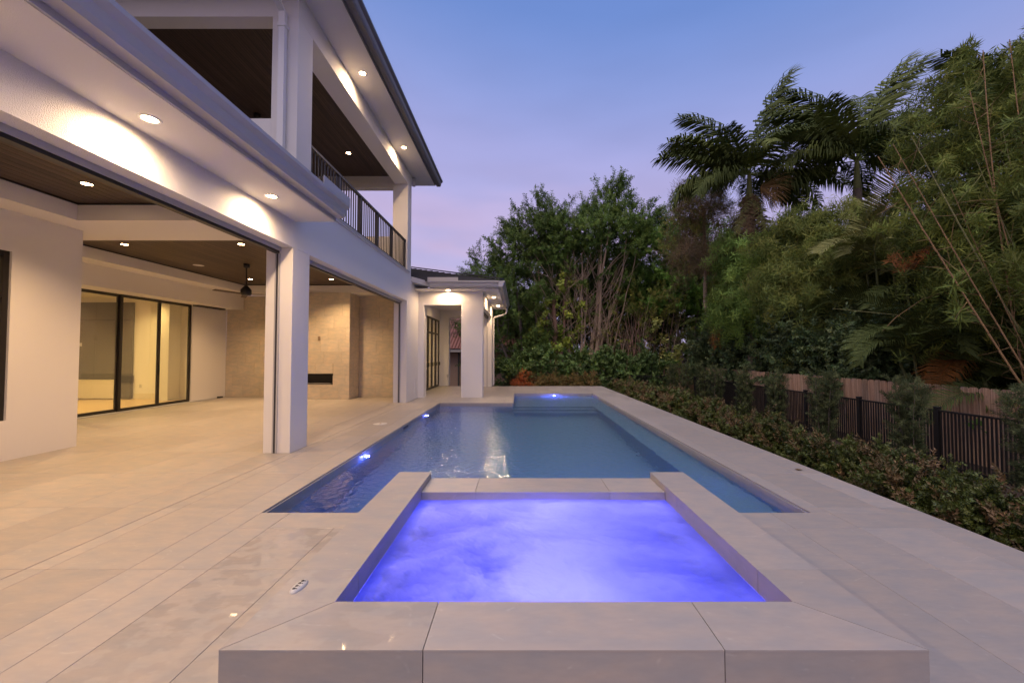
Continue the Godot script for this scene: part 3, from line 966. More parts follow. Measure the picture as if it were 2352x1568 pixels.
# ---------------------------------------------------------------- the single-storey wing at the far end
func build_wing() -> void:
	var h := house
	var S: Material = M.stucco
	box(h, "wall", -3.58, -3.38, 0.0, 3.28, -14.72, -14.30, S)
	box(h, "lintel", -3.58, -1.30, 3.28, 3.75, -14.72, -14.30, S)
	box(h, "column", -2.06, -1.30, 0.0, 3.28, -14.72, -14.30, S, 0.004)
	box(h, "lintel", -1.72, -1.30, 3.28, 3.75, -19.42, -14.72, S)
	box(h, "column", -1.72, -1.30, 0.0, 3.28, -19.42, -19.0, S, 0.004)
	box(h, "screen_track", -1.56, -1.46, 3.19, 3.279, -18.999, -14.721, M.black_metal)
	box(h, "screen_track", -1.53, -1.50, 0.003, 3.19, -18.999, -18.985, M.track_metal)
	# rear wall of the covered porch with its window opening
	box(h, "wall", -4.0, -3.42, 0.0, 3.28, -19.98, -19.62, S)
	box(h, "wall", -2.75, -1.72, 0.0, 3.28, -19.98, -19.62, S)
	box(h, "wall", -4.0, -1.72, 3.28, 3.75, -19.98, -19.62, S)
	box(h, "wall", -1.72, -1.30, 0.0, 3.75, -19.98, -19.42, S)
	box(h, "socket", -3.52, -3.44, 0.40, 0.55, -19.619, -19.605, M.plastic_white)
	tiles(h, "floor_tile", -3.99, -3.565, -19.6, -14.3)
	# left wall with the tall French doors
	box(h, "wall", -4.10, -3.86, 0.0, 3.75, -16.45, -14.30, M.plaster)
	box(h, "wall", -4.10, -3.86, 3.16, 3.75, -19.62, -16.45, M.plaster)
	for k in 4:
		window_unit(h, "french_door", true, -3.90, -19.56 + k * 0.777, -19.56 + (k + 1) * 0.777 - 0.006, 0.02, 3.15, [], [2.47], 0.07, 0.06)
		box(h, "handle", -3.862, -3.82, 1.0, 1.16, -19.56 + k * 0.777 + 0.03, -19.56 + k * 0.777 + 0.05, M.black_metal)
	box(h, "ceiling", -3.86, -1.72, 3.66, 3.74, -19.62, -14.72, M.soffit_paint)
	# lit room behind the French doors
	var r := node_part(h, "wing_room")
	box(r, "wall", -7.0, -6.9, 0.0, 3.75, -20.0, -14.8, M.plaster)
	box(r, "wall", -6.9, -4.1, 0.0, 3.75, -20.0, -19.8, M.plaster)
	box(r, "wall", -6.9, -4.1, 0.0, 3.75, -15.0, -14.8, M.plaster)
	box(r, "oak_floor", -6.9, -4.1, -0.02, 0.01, -19.8, -15.0, M.oak)
	box(r, "ceiling", -7.0, -4.1, 3.75, 3.9, -20.0, -14.8, M.plaster)
	# eave all round: soffit, fascia, gutter
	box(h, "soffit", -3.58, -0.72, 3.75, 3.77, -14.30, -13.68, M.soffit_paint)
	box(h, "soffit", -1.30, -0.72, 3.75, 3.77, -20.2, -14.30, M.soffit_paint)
	box(h, "fascia", -3.05, -0.70, 3.76, 3.98, -13.68, -13.66, M.gutter_paint)
	box(h, "fascia", -0.72, -0.70, 3.76, 3.98, -20.2, -13.68, M.gutter_paint)
	put(h, "gutter", sweep_z(gutter_profile(-0.70, 3.98), -20.2, -13.46), M.gutter_paint, -h.position)
	var gx := MeshInstance3D.new()
	gx.name = "gutter"
	gx.mesh = sweep_z(gutter_profile(0.0, 3.98), 0.0, 2.35)
	gx.material_override = M.gutter_paint
	h.add_child(gx, true)
	gx.rotation.y = -PI / 2
	gx.position = Vector3(-0.70, 0, -13.66) - h.position
	box(h, "splash_guard", -3.06, -2.05, 3.96, 4.10, -13.452, -13.44, M.gutter_paint)
	box(h, "splash_guard", -3.07, -3.06, 3.80, 4.10, -13.66, -13.44, M.gutter_paint)
	# raking board that joins the wing eave to the taller wall
	var rk := new_st()
	rk.set_smooth_group(-1)
	var k0 := Vector3(-3.575, 4.10, -13.30)
	var k1 := Vector3(-3.04, 3.99, -13.655)
	var dn := Vector3(0, -0.17, 0)
	var bk := Vector3(-0.06, 0, -0.09)
	quad(rk, k0, k1, k1 + dn, k0 + dn)
	quad(rk, k0 + bk, k1 + bk, k1, k0)
	quad(rk, k0 + dn, k1 + dn, k1 + dn + Vector3(-0.3, 0, -0.64), k0 + dn + Vector3(0.0, -0.15, -0.99))
	put(h, "rake_board", done(rk), M.gutter_paint, -h.position)
	# round downpipe that bends back to the far column
	var st := new_st()
	tube(st, [Vector3(-0.62, 3.78, -19.6), Vector3(-0.62, 3.62, -19.6), Vector3(-0.66, 3.50, -19.6), Vector3(-0.80, 3.42, -19.58), Vector3(-1.22, 3.30, -19.55), Vector3(-1.25, 3.2, -19.5), Vector3(-1.25, 0.05, -19.5)], [0.05, 0.05, 0.05, 0.05, 0.05, 0.045, 0.045], 10)
	put(h, "downpipe", done(st), M.gutter_paint, -h.position)
	# hipped roof in courses of flat tiles, each course lapping the one below
	var ro := node_part(h, "wing_roof")
	var slope := 0.31
	for k in 16:
		var a := k * 0.30
		var b := a + 0.33
		var e := Vector3(-0.58, 4.0, -13.56)
		var y0 := e.y + a * slope + 0.035
		var y1 := e.y + b * slope + 0.0
		var t := new_st()
		t.set_smooth_group(-1)
		# front slope (rises towards -z), side slope (rises towards -x)
		var f0 := Vector3(e.x - a, y0, e.z - a)
		var f1 := Vector3(-9.0, y0, e.z - a)
		var g0 := Vector3(e.x - b, y1, e.z - b)
		var g1 := Vector3(-9.0, y1, e.z - b)
		quad(t, f0, f1, g1, g0)
		quad(t, f0 - Vector3(0, 0.045, 0), f1 - Vector3(0, 0.045, 0), f1, f0)
		var s0 := Vector3(e.x - a, y0, -22.0)
		var s1 := Vector3(e.x - b, y1, -22.0)
		quad(t, s0, f0, g0, s1)
		quad(t, s0 - Vector3(0, 0.045, 0), f0 - Vector3(0, 0.045, 0), f0, s0)
		put(ro, "tile_course", done(t), M.roof_slate, -h.position)
	for k in 16:
		var a := k * 0.30
		var o := box(ro, "hip_tile", -0.08, 0.08, -0.02, 0.02, -0.22, 0.22, M.roof_slate)
		o.position = Vector3(-0.58 - a - 0.15, 4.0 + (a + 0.15) * slope + 0.07, -13.56 - a - 0.15) - h.position
		o.rotation = Vector3(0.21, PI / 4, 0)

func build_neighbour() -> void:
	var n := thing("neighbour_house", "low tan house with a terracotta barrel tile roof seen through the wing porch window", "house", Vector3(-4, -0.7, -30))
	box(n, "wall", -11.0, 2.5, -0.7, 1.75, -34.0, -28.0, M.tan_render)
	box(n, "fascia", -11.6, 3.1, 1.66, 1.86, -27.42, -27.38, M.cream_cabinet)
	box(n, "soffit", -11.6, 3.1, 1.75, 1.78, -28.0, -27.42, M.tan_render)
	box(n, "door_frame", -4.25, -4.15, -0.7, 1.6, -27.999, -27.95, M.olive_cabinet)
	box(n, "lit_window", -1.75, -1.35, 0.45, 1.0, -27.999, -27.97, M.lit_window)
	# barrel tiles: half round rows up the slope
	var st := new_st()
	for k in 7:
		var a := TAU / 2 * k / 7
		var b := TAU / 2 * (k + 1) / 7
		quad(st, Vector3(0.11 * cos(a), 0.09 * sin(a), 0.21), Vector3(0.09 * cos(a), 0.075 * sin(a), -0.21), Vector3(0.09 * cos(b), 0.075 * sin(b), -0.21), Vector3(0.11 * cos(b), 0.09 * sin(b), 0.21))
	var tile := done(st)
	var mm := MultiMesh.new()
	mm.transform_format = MultiMesh.TRANSFORM_3D
	mm.use_colors = false
	mm.mesh = tile
	var spots: Array[Transform3D] = []
	var tilt := atan(0.42)
	for row in 16:
		for i in 66:
			var d := row * 0.38
			spots.append(Transform3D(Basis(Vector3.RIGHT, tilt), Vector3(-11.5 + i * 0.22, 1.92 + d * 0.42 + rng.randf_range(0, 0.012), -27.5 - d)))
	mm.instance_count = spots.size()
	for i in spots.size():
		mm.set_instance_transform(i, spots[i])
	var mi := MultiMeshInstance3D.new()
	mi.name = "barrel_tiles"
	mi.multimesh = mm
	mi.material_override = M.terracotta
	mi.set_meta("kind", "stuff")
	n.add_child(mi, true)
	mi.position = -n.position
	var rs := new_st()
	quad(rs, Vector3(-11.6, 1.86, -27.4), Vector3(3.1, 1.86, -27.4), Vector3(1.0, 4.45, -33.6), Vector3(-9.5, 4.45, -33.6))
	put(n, "roof", done(rs), M.terracotta, -n.position)
	box(n, "ridge", -9.6, 1.1, 4.40, 4.55, -33.75, -33.55, M.terracotta)

# ---------------------------------------------------------------- lamps
var ring_mesh: Mesh
var lens_mesh: Mesh

func downlight(at: Vector3, label: String, group: String, energy: float, angle := 88.0, dark_ring := false, kind := "warm_lens", col := Color(1.0, 0.84, 0.66), soft := 1.0) -> void:
	var t := thing("recessed_light", label, "recessed light", at, group)
	put(t, "trim_ring", ring_mesh, M.black_metal if dark_ring else M.white_metal)
	put(t, "lens", lens_mesh, M[kind], Vector3(0, -0.001, 0))
	var l := SpotLight3D.new()
	l.name = "beam"
	l.light_color = col
	l.light_energy = energy
	l.spot_angle = angle
	l.spot_angle_attenuation = soft
	l.spot_range = 30.0
	l.spot_attenuation = 2.0
	l.light_size = 0.045
	l.shadow_enabled = true
	t.add_child(l)
	l.position = Vector3(0, -0.012, 0)
	l.rotation.x = -PI / 2

func build_lamps() -> void:
	ring_mesh = lathe([Vector2(0.060, 0.0), Vector2(0.062, -0.006), Vector2(0.085, -0.006), Vector2(0.088, 0.0)], 28)
	lens_mesh = lathe([Vector2(0.0, -0.001), Vector2(0.060, -0.001), Vector2(0.060, 0.0005)], 24)
	# lower eave
	downlight(Vector3(-3.31, 3.649, -3.56), "lit recessed light in the lower eave soffit, nearer of the two above the terrace opening", "eave downlights", 5.8)
	downlight(Vector3(-3.31, 3.649, -5.34), "lit recessed light in the lower eave soffit close to the gutter end", "eave downlights", 5.8)
	downlight(Vector3(-3.31, 3.649, -1.78), "lit recessed light in the lower eave soffit over the middle of the nearer terrace opening", "eave downlights", 5.8)
	downlight(Vector3(-3.31, 3.649, 0.0), "lit recessed light in the lower eave soffit at the front end of the terrace", "eave downlights", 5.8)
	# upper eave
	downlight(Vector3(-3.29, 7.419, -8.31), "lit recessed light in the upper roof soffit, nearer one of the two over the balcony", "eave downlights", 5.8)
	downlight(Vector3(-3.29, 7.419, -11.36), "lit recessed light in the upper roof soffit near its far corner", "eave downlights", 5.8)
	# wing
	downlight(Vector3(-2.48, 3.749, -14.02), "lit recessed light in the wing soffit above the porch opening facing the pool", "eave downlights", 1.6, 88.0, false, "wing_lens", Color(1.0, 0.84, 0.66), 0.35)
	downlight(Vector3(-1.0, 3.749, -15.77), "lit recessed light in the wing side soffit, nearer of two under the bent gutter", "eave downlights", 1.6, 88.0, false, "wing_lens", Color(1.0, 0.84, 0.66), 0.35)
	downlight(Vector3(-0.99, 3.749, -18.59), "lit recessed light in the wing side soffit, farther of two under the bent gutter", "eave downlights", 1.6, 88.0, false, "wing_lens", Color(1.0, 0.84, 0.66), 0.35)
	downlight(Vector3(-2.9, 3.659, -17.2), "lit recessed light in the porch ceiling by the French doors", "porch downlights", 2.2)
	# terrace ceiling
	var e := 16.5
	var warm := Color(1.0, 0.81, 0.585)
	downlight(Vector3(-6.02, 3.909, -5.56), "lit recessed light in the nearer boarded ceiling tray of the terrace", "terrace ceiling lights", e, 62, true, "warm_lens", warm)
	downlight(Vector3(-6.02, 3.909, -1.8), "lit recessed light in the nearer ceiling tray at its front end", "terrace ceiling lights", e, 62, true, "warm_lens", warm)
	downlight(Vector3(-8.54, 3.909, -8.68), "lit recessed light in the far tray on the door side, before the speaker", "terrace ceiling lights", e, 62, true, "warm_lens", warm)
	downlight(Vector3(-6.0, 3.909, -8.66), "lit recessed light in the far tray above and before the ceiling fan", "terrace ceiling lights", e, 62, true, "warm_lens", warm)
	downlight(Vector3(-8.55, 3.909, -12.78), "lit recessed light in the far tray just behind the fan rod", "terrace ceiling lights", e, 62, true, "warm_lens", warm)
	downlight(Vector3(-5.98, 3.909, -12.78), "lit recessed light in the far tray seen through the second terrace opening", "terrace ceiling lights", e, 62, true, "warm_lens", warm)
	# balcony ceiling
	downlight(Vector3(-4.93, 7.329, -11.5), "lit recessed light in the balcony wood ceiling behind the railing", "balcony ceiling lights", 6.5, 62, true, "warm_lens", warm)
	downlight(Vector3(-4.93, 7.329, -8.2), "lit recessed light in the balcony wood ceiling behind the front column", "balcony ceiling lights", 6.5, 62, true, "warm_lens", warm)
	# rooms behind glass
	for p in [[Vector3(-12.6, 3.498, -10.6), 15.0, "lit recessed light in the living room ceiling behind the sliding doors"], [Vector3(-14.2, 3.498, -11.6), 15.0, "lit recessed light in the living room ceiling before the dark cabinets"], [Vector3(-12.3, 3.498, -12.9), 8.0, "lit recessed light over the pale living room wall beside the cabinets"], [Vector3(-9.2, 3.638, -4.6), 6.0, "lit recessed light in the room behind the terrace window"], [Vector3(-5.4, 3.748, -16.4), 7.0, "lit recessed light behind the nearer French door"], [Vector3(-5.4, 3.748, -18.6), 7.0, "lit recessed light behind the farther French door"]]:
		downlight(p[0], p[2], "room ceiling lights", p[1], 70, false, "room_lens", Color(1.0, 0.84, 0.50))
	# pool lights
	var rg := lathe([Vector2(0.026, 0.0), Vector2(0.028, 0.010), Vector2(0.042, 0.008), Vector2(0.046, 0.0)], 20)
	var ln := lathe([Vector2(0.0, 0.012), Vector2(0.018, 0.011), Vector2(0.027, 0.006)], 20)
	for p in [[Vector3(-2.506, -0.20, -6.58), Vector3(1, 0, 0), 0.55, "small blue-white light in the house-side pool wall, nearer one"], [Vector3(-2.506, -0.17, -10.76), Vector3(1, 0, 0), 0.55, "small blue-white light in the house-side pool wall, farther one"], [Vector3(1.34, -0.16, -15.836), Vector3(0, 0, 1), 1.6, "bright blue light in the far wall of the shallow pool ledge"], [Vector3(2.2, -0.62, -4.0), Vector3(0, 0, -1), 2.6, "blue light under water in the near pool wall behind the spa"]]:
		var t := thing("pool_light", p[3], "pool light", p[0], "pool lights")
		var up: Vector3 = p[1]
		t.basis = Basis(up.cross(Vector3.UP).normalized(), up, Vector3.UP) if absf(up.y) < 0.5 else Basis.IDENTITY
		put(t, "trim_ring", rg, M.white_metal)
		put(t, "lens", ln, M.blue_lens)
		var l := OmniLight3D.new()
		l.name = "glow"
		l.light_color = Color(0.42, 0.46, 1.0)
		l.light_energy = p[2]
		l.light_size = 0.03
		l.omni_range = 30.0
		l.omni_attenuation = 2.0
		l.shadow_enabled = true
		t.add_child(l)
		l.position = Vector3(0, 0.05, 0)
	# spa lights
	for p in [[Vector3(0.22, -0.45, -1.993), Vector3(0, 0, -1), "violet-blue spa light under the foam on the near wall"], [Vector3(0.22, -0.45, -3.698), Vector3(0, 0, 1), "violet-blue spa light under the foam below the spillway"]]:
		var t := thing("spa_light", p[2], "spa light", p[0], "spa lights")
		var up: Vector3 = p[1]
		t.basis = Basis(up.cross(Vector3.UP).normalized(), up, Vector3.UP)
		put(t, "trim_ring", rg, M.white_metal)
		put(t, "lens", ln, M.blue_lens)
		var l := OmniLight3D.new()
		l.name = "glow"
		l.light_color = Color(0.38, 0.36, 1.0)
		l.light_energy = 3.4
		l.light_size = 0.04
		l.omni_range = 30.0
		l.omni_attenuation = 2.0
		l.shadow_enabled = true
		t.add_child(l)
		l.position = Vector3(0, 0.06, 0)

func ceiling_fan(at: Vector3, label: String, drop: float) -> void:
	var f := thing("ceiling_fan", label, "ceiling fan", at, "ceiling fans")
	put(f, "canopy", lathe([Vector2(0.0, 0.0), Vector2(0.075, 0.0), Vector2(0.075, -0.09), Vector2(0.03, -0.10)], 20), M.black_metal)
	put(f, "downrod", lathe([Vector2(0.016, -drop), Vector2(0.016, -0.09)], 12), M.black_metal)
	put(f, "motor", lathe([Vector2(0.0, -drop - 0.20), Vector2(0.10, -drop - 0.20), Vector2(0.125, -drop - 0.17), Vector2(0.125, -drop - 0.06), Vector2(0.08, -drop), Vector2(0.03, -drop + 0.06), Vector2(0.018, -drop + 0.06)], 24), M.black_metal)
	for k in 3:
		var b := box(f, "blade", 0.12, 0.80, -0.006, 0.006, -0.06, 0.06, plank_mats[2], 0.003)
		b.position = Vector3(0, -drop - 0.17, 0) + Vector3(0.46, 0, 0).rotated(Vector3.UP, TAU * k / 3 + 0.15)
		b.rotation = Vector3(0.16, TAU * k / 3 + 0.15, 0)

# ---------------------------------------------------------------- small things
func build_small_things() -> void:
	ceiling_fan(Vector3(-7.22, 3.909, -10.64), "black ceiling fan on a rod under the terrace wood ceiling", 0.62)
	ceiling_fan(Vector3(-6.34, 7.329, -9.61), "black ceiling fan under the balcony wood ceiling", 0.30)
	var sp := put(self, "ceiling_speaker", lathe([Vector2(0.0, -0.004), Vector2(0.12, -0.004), Vector2(0.125, 0.0)], 28), M.white_metal, Vector3(-8.58, 3.909, -10.75))
	tag(sp, "round white speaker cover flush in the terrace wood ceiling", "ceiling speaker")
	var lid := thing("skimmer_lid", "round white skimmer lid set in the deck between column and pool", "skimmer lid", Vector3(-3.08, 0.0, -9.01))
	put(lid, "ring", lathe([Vector2(0.115, 0.0005), Vector2(0.118, 0.004), Vector2(0.145, 0.004), Vector2(0.15, 0.0005)], 32), M.plastic_white)
	put(lid, "cover", lathe([Vector2(0.0, 0.003), Vector2(0.11, 0.003), Vector2(0.113, 0.0005)], 32), M.plastic_white)
	put(lid, "knob", lathe([Vector2(0.0, 0.012), Vector2(0.02, 0.012), Vector2(0.024, 0.003)], 12), M.brass_plate)
	# spa side control: an oval pad with four round buttons
	var c := thing("spa_control", "white oval spa control pad with four dark buttons on the left coping", "control pad", Vector3(-1.13, 0.355, -2.11))
	var pts := []
	for i in 40:
		var a := TAU * i / 40
		pts.append(Vector2(0.040 * cos(a), 0.085 * sin(a)))
	c.rotation.y = -0.10
	c.scale = Vector3(0.68, 0.68, 0.68)
	var st := new_st()
	for ring in [[1.08, 0.0005, 1.08, 0.006], [1.08, 0.006, 0.92, 0.018], [0.92, 0.018, 0.0, 0.021]]:
		for i in 40:
			var p: Vector2 = pts[i]
			var q: Vector2 = pts[(i + 1) % 40]
			quad(st, Vector3(p.x * ring[0], ring[1], p.y * ring[0]), Vector3(p.x * ring[2], ring[3], p.y * ring[2]), Vector3(q.x * ring[2], ring[3], q.y * ring[2]), Vector3(q.x * ring[0], ring[1], q.y * ring[0]))
	put(c, "pad", done(st), M.plastic_white)
	var btn := lathe([Vector2(0.0, 0.004), Vector2(0.0105, 0.004), Vector2(0.0125, 0.0)], 14)
	for k in 4:
		put(c, "button", btn, M.plastic_dark, Vector3(-0.004, 0.019, -0.051 + 0.034 * k))
		box(c, "legend", 0.012, 0.019, 0.017, 0.0215, -0.056 + 0.034 * k, -0.048 + 0.034 * k, M.plastic_dark).position += c.position - base_of(c) * 0.0
	# a fallen leaf
	var ls := new_st()
	leaf(ls, Vector3(-0.05, 0.012, 0.0), Vector3(0.10, 0.004, 0.03), Vector3(0.0, 1, 0.1), 0.055, 0.014)
	var lf := put(self, "fallen_leaf", done(ls), M.frond_brown, Vector3(3.72, 0.001, -5.45))
	tag(lf, "single curled brown leaf lying on the deck beside the hedge", "leaf")
	# balcony railing
	var r := thing("balcony_railing", "dark metal balcony railing with upright balusters above the second terrace opening", "railing", Vector3(-3.66, 4.2, -9.8))
	box(r, "top_rail", -3.695, -3.625, 5.14, 5.19, -12.85, -6.86, M.railing_metal, 0.004)
	box(r, "bottom_rail", -3.68, -3.64, 4.26, 4.30, -12.85, -6.86, M.railing_metal)
	var posts := [-6.90, -8.10, -9.19, -10.29, -11.45, -12.81]
	for z in posts:
		box(r, "post", -3.687, -3.633, 4.197, 5.139, z - 0.03, z + 0.03, M.railing_metal)
	for k in 5:
		var n := 10 if k == 0 or k == 4 else 9
		for i in range(1, n):
			var z: float = lerpf(posts[k], posts[k + 1], float(i) / n)
			box(r, "baluster", -3.67, -3.65, 4.30, 5.139, z - 0.01, z + 0.01, M.railing_metal)

# ---------------------------------------------------------------- fences
func build_fences() -> void:
	var f := thing("metal_fence", "black metal picket fence behind the hedge along the deck", "fence", Vector3(8.2, -0.68, -12))
	var pm := plain_box(Vector3(0.022, 1.10, 0.022))
	for k in 9:
		var z := -4.32 - 1.828 * k
		box(f, "post", 8.16, 8.24, -0.70, 0.49, z - 0.04, z + 0.04, M.fence_metal, 0.004)
		box(f, "post_cap", 8.15, 8.25, 0.49, 0.515, z - 0.05, z + 0.05, M.fence_metal, 0.008)
		if k == 8:
			break
		for y in [[0.42, 0.455], [-0.62, -0.585]]:
			box(f, "rail", 8.18, 8.22, y[0], y[1], z - 1.828 + 0.04, z - 0.04, M.fence_metal)
		for i in range(1, 28):
			put(f, "picket", pm, M.fence_metal, Vector3(8.2, -0.10, z - 1.828 * i / 28.0) - f.position)
	var g := thing("metal_fence", "short black metal fence panel crossing behind the far hedge", "fence", Vector3(6.9, -0.68, -20.2))
	for x in [8.16, 6.6, 5.6]:
		box(g, "post", x - 0.04, x + 0.04, -0.70, 0.49, -20.24, -20.16, M.fence_metal, 0.004)
	for s in [[6.64, 8.12], [5.64, 6.56]]:
		for y in [[0.42, 0.455], [-0.62, -0.585]]:
			box(g, "rail", s[0], s[1], y[0], y[1], -20.22, -20.18, M.fence_metal)
	for i in 24:
		put(g, "picket", pm, M.fence_metal, Vector3(5.70 + 0.1 * i, -0.10, -20.2) - g.position)
	# cedar board fence with dog-eared tops
	var w := thing("board_fence", "weathered cedar board fence with clipped tops behind the black metal fence", "fence", Vector3(9.3, -0.7, -14))
	var hh := 1.56
	var bw := 0.186
	var variants: Array[Mesh] = []
	for v in 4:
		var t := new_st()
		t.set_smooth_group(-1)
		var wd := bw / 2 - 0.003 + 0.0015 * (v % 2)
		var top: float = hh + [0.0, 0.008, -0.006, 0.004][v]
		var prof := [Vector2(-wd, 0), Vector2(wd, 0), Vector2(wd, top - 0.04), Vector2(wd - 0.035, top), Vector2(-wd + 0.035, top), Vector2(-wd, top - 0.04)]
		for s in [0.009, -0.009]:
			for k in range(1, 5):
				for p in [prof[0], prof[k], prof[k + 1]]:
					t.add_vertex(Vector3(s, p.y, p.x))
		for k in 6:
			var p: Vector2 = prof[k]
			var q: Vector2 = prof[(k + 1) % 6]
			quad(t, Vector3(-0.009, p.y, p.x), Vector3(0.009, p.y, p.x), Vector3(0.009, q.y, q.x), Vector3(-0.009, q.y, q.x))
		variants.append(done(t))
	for i in 108:
		var z := -4.4 - i * bw
		var o := put(w, "board", variants[rng.randi() % 4], picket_mats[[0, 1, 2, 3, 5, 0, 1, 3, 5, 4][rng.randi() % 10]], Vector3(9.3 + rng.randf_range(-0.004, 0.004), -0.70, z) - w.position)
		o.rotation.x = rng.randf_range(-0.006, 0.006)
	for y in [-0.4, 0.15, 0.6]:
		box(w, "rail", 9.32, 9.36, y, y + 0.09, -24.5, -4.3, picket_mats[4])

# ---------------------------------------------------------------- plants
func leaf(st: SurfaceTool, b: Vector3, dir: Vector3, up: Vector3, wid: float, fold: float) -> void:
	var side := dir.cross(up).normalized() * wid * 0.5
	var nrm := side.cross(dir).normalized()
	var m := b + dir * 0.45 - nrm * fold
	var l := b + dir * 0.42 + side
	var r := b + dir * 0.42 - side
	var t := b + dir - nrm * fold * 0.5
	for p in [b, l, m, l, t, m, b, m, r, m, t, r]:
		st.add_vertex(p)

func rv() -> Vector3:
	var v := Vector3(rng.randfn(), rng.randfn(), rng.randfn())
	return v.normalized() if v.length() > 1e-4 else Vector3.UP

# a twig along +y with leaves round it
func spray(n: int, stem: float, ll: float, lw: float, spread: float, droop: float, twig := true) -> Mesh:
	var st := new_st()
	if twig:
		var d := Vector3(rng.randf_range(-0.15, 0.15), 1, rng.randf_range(-0.15, 0.15)) * stem
		quad(st, Vector3(-0.003, 0, 0), Vector3(0.003, 0, 0), d + Vector3(0.002, 0, 0), d - Vector3(0.002, 0, 0))
	for i in n:
		var t := (i + 0.7) / n
		var a := i * 2.4 + rng.randf_range(-0.5, 0.5)
		var out := Vector3(cos(a), 0, sin(a))
		var dir := (out * spread + Vector3.UP * (1.0 - spread * 0.6) + Vector3.DOWN * droop + rv() * 0.25).normalized()
		var up := (Vector3.UP + out * 0.3 + rv() * 0.45).normalized()
		leaf(st, Vector3(0, t * stem, 0) + out * 0.004, dir * ll * rng.randf_range(0.7, 1.15), up, lw * rng.randf_range(0.8, 1.1), lw * 0.18)
	return st.commit()

func twigs(n: int, size: float, w: float) -> Mesh:
	var st := new_st()
	for i in n:
		var p := rv() * size * 0.3
		var d := (rv() + Vector3.DOWN * 0.5).normalized()
		for k in 3:
			var q := p + d * size * rng.randf_range(0.2, 0.4)
			var s := d.cross(rv()).normalized() * w
			quad(st, p - s, p + s, q + s * 0.7, q - s * 0.7)
			p = q
			d = (d + rv() * 0.6).normalized()
	return st.commit()

# a pinnate palm frond that starts along +x and bends down
func frond(length: float, pairs: int, ll: float, lw: float, bend: float, vee: float, plume: float, droop: float) -> Mesh:
	var st := new_st()
	var pts := []
	var radii := []
	var p := Vector3.ZERO
	var steps := 14
	for i in steps + 1:
		var t := float(i) / steps
		pts.append(p)
		radii.append(lerpf(0.028, 0.004, t) * length / 3.5)
		var a := -bend * t * t
		p += Vector3(cos(a), sin(a), 0.0) * length / steps
	tube(st, pts, radii, 4)
	for i in pairs:
		var t := 0.13 + 0.87 * float(i) / (pairs - 1)
		var f := t * steps
		var k := mini(int(f), steps - 1)
		var q: Vector3 = (pts[k] as Vector3).lerp(pts[k + 1], f - k)
		var dir: Vector3 = ((pts[k + 1] as Vector3) - (pts[k] as Vector3)).normalized()
		var nrm := Vector3(-dir.y, dir.x, 0)
		var size := ll * (0.45 + 0.75 * sin(PI * clampf(0.12 + 0.80 * t, 0, 1))) * rng.randf_range(0.88, 1.1)
		for s in [-1.0, 1.0]:
			var up_a: float = vee + plume * rng.randf_range(-1, 1)
			var out := (Vector3(0, 0, s) * cos(up_a) + nrm * sin(up_a)).normalized()
			var d0 := (out * 0.86 + dir * lerpf(0.22, 0.60, t)).normalized()
			var m := q + d0 * size * 0.5
			var d1 := (d0 + Vector3.DOWN * droop * rng.randf_range(0.7, 1.2)).normalized()
			var e := m + d1 * size * 0.5
			var w := dir * lw * 0.5
			quad(st, q - w * 0.6, q + w * 0.6, m + w, m - w)
			for v in [m - w, m + w, e]:
				st.add_vertex(v)
	return st.commit()

func copies(parent: Node, called: String, mesh: Mesh, m: Material, xf: Array, cols: Array) -> MultiMeshInstance3D:
	var mm := MultiMesh.new()
	mm.transform_format = MultiMesh.TRANSFORM_3D
	mm.use_colors = true
	mm.mesh = mesh
	mm.instance_count = xf.size()
	for i in xf.size():
		mm.set_instance_transform(i, xf[i])
		mm.set_instance_color(i, cols[i])
	var mi := MultiMeshInstance3D.new()
	mi.name = called
	mi.multimesh = mm
	mi.material_override = m
	mi.set_meta("kind", "stuff")
	parent.add_child(mi, true)
	return mi

func upright(y: Vector3) -> Basis:
	var x := y.cross(rv())
	if x.length() < 0.05:
		x = y.cross(Vector3(0.3, 0.1, 1))
	x = x.normalized()
	return Basis(x, y, x.cross(y).normalized())

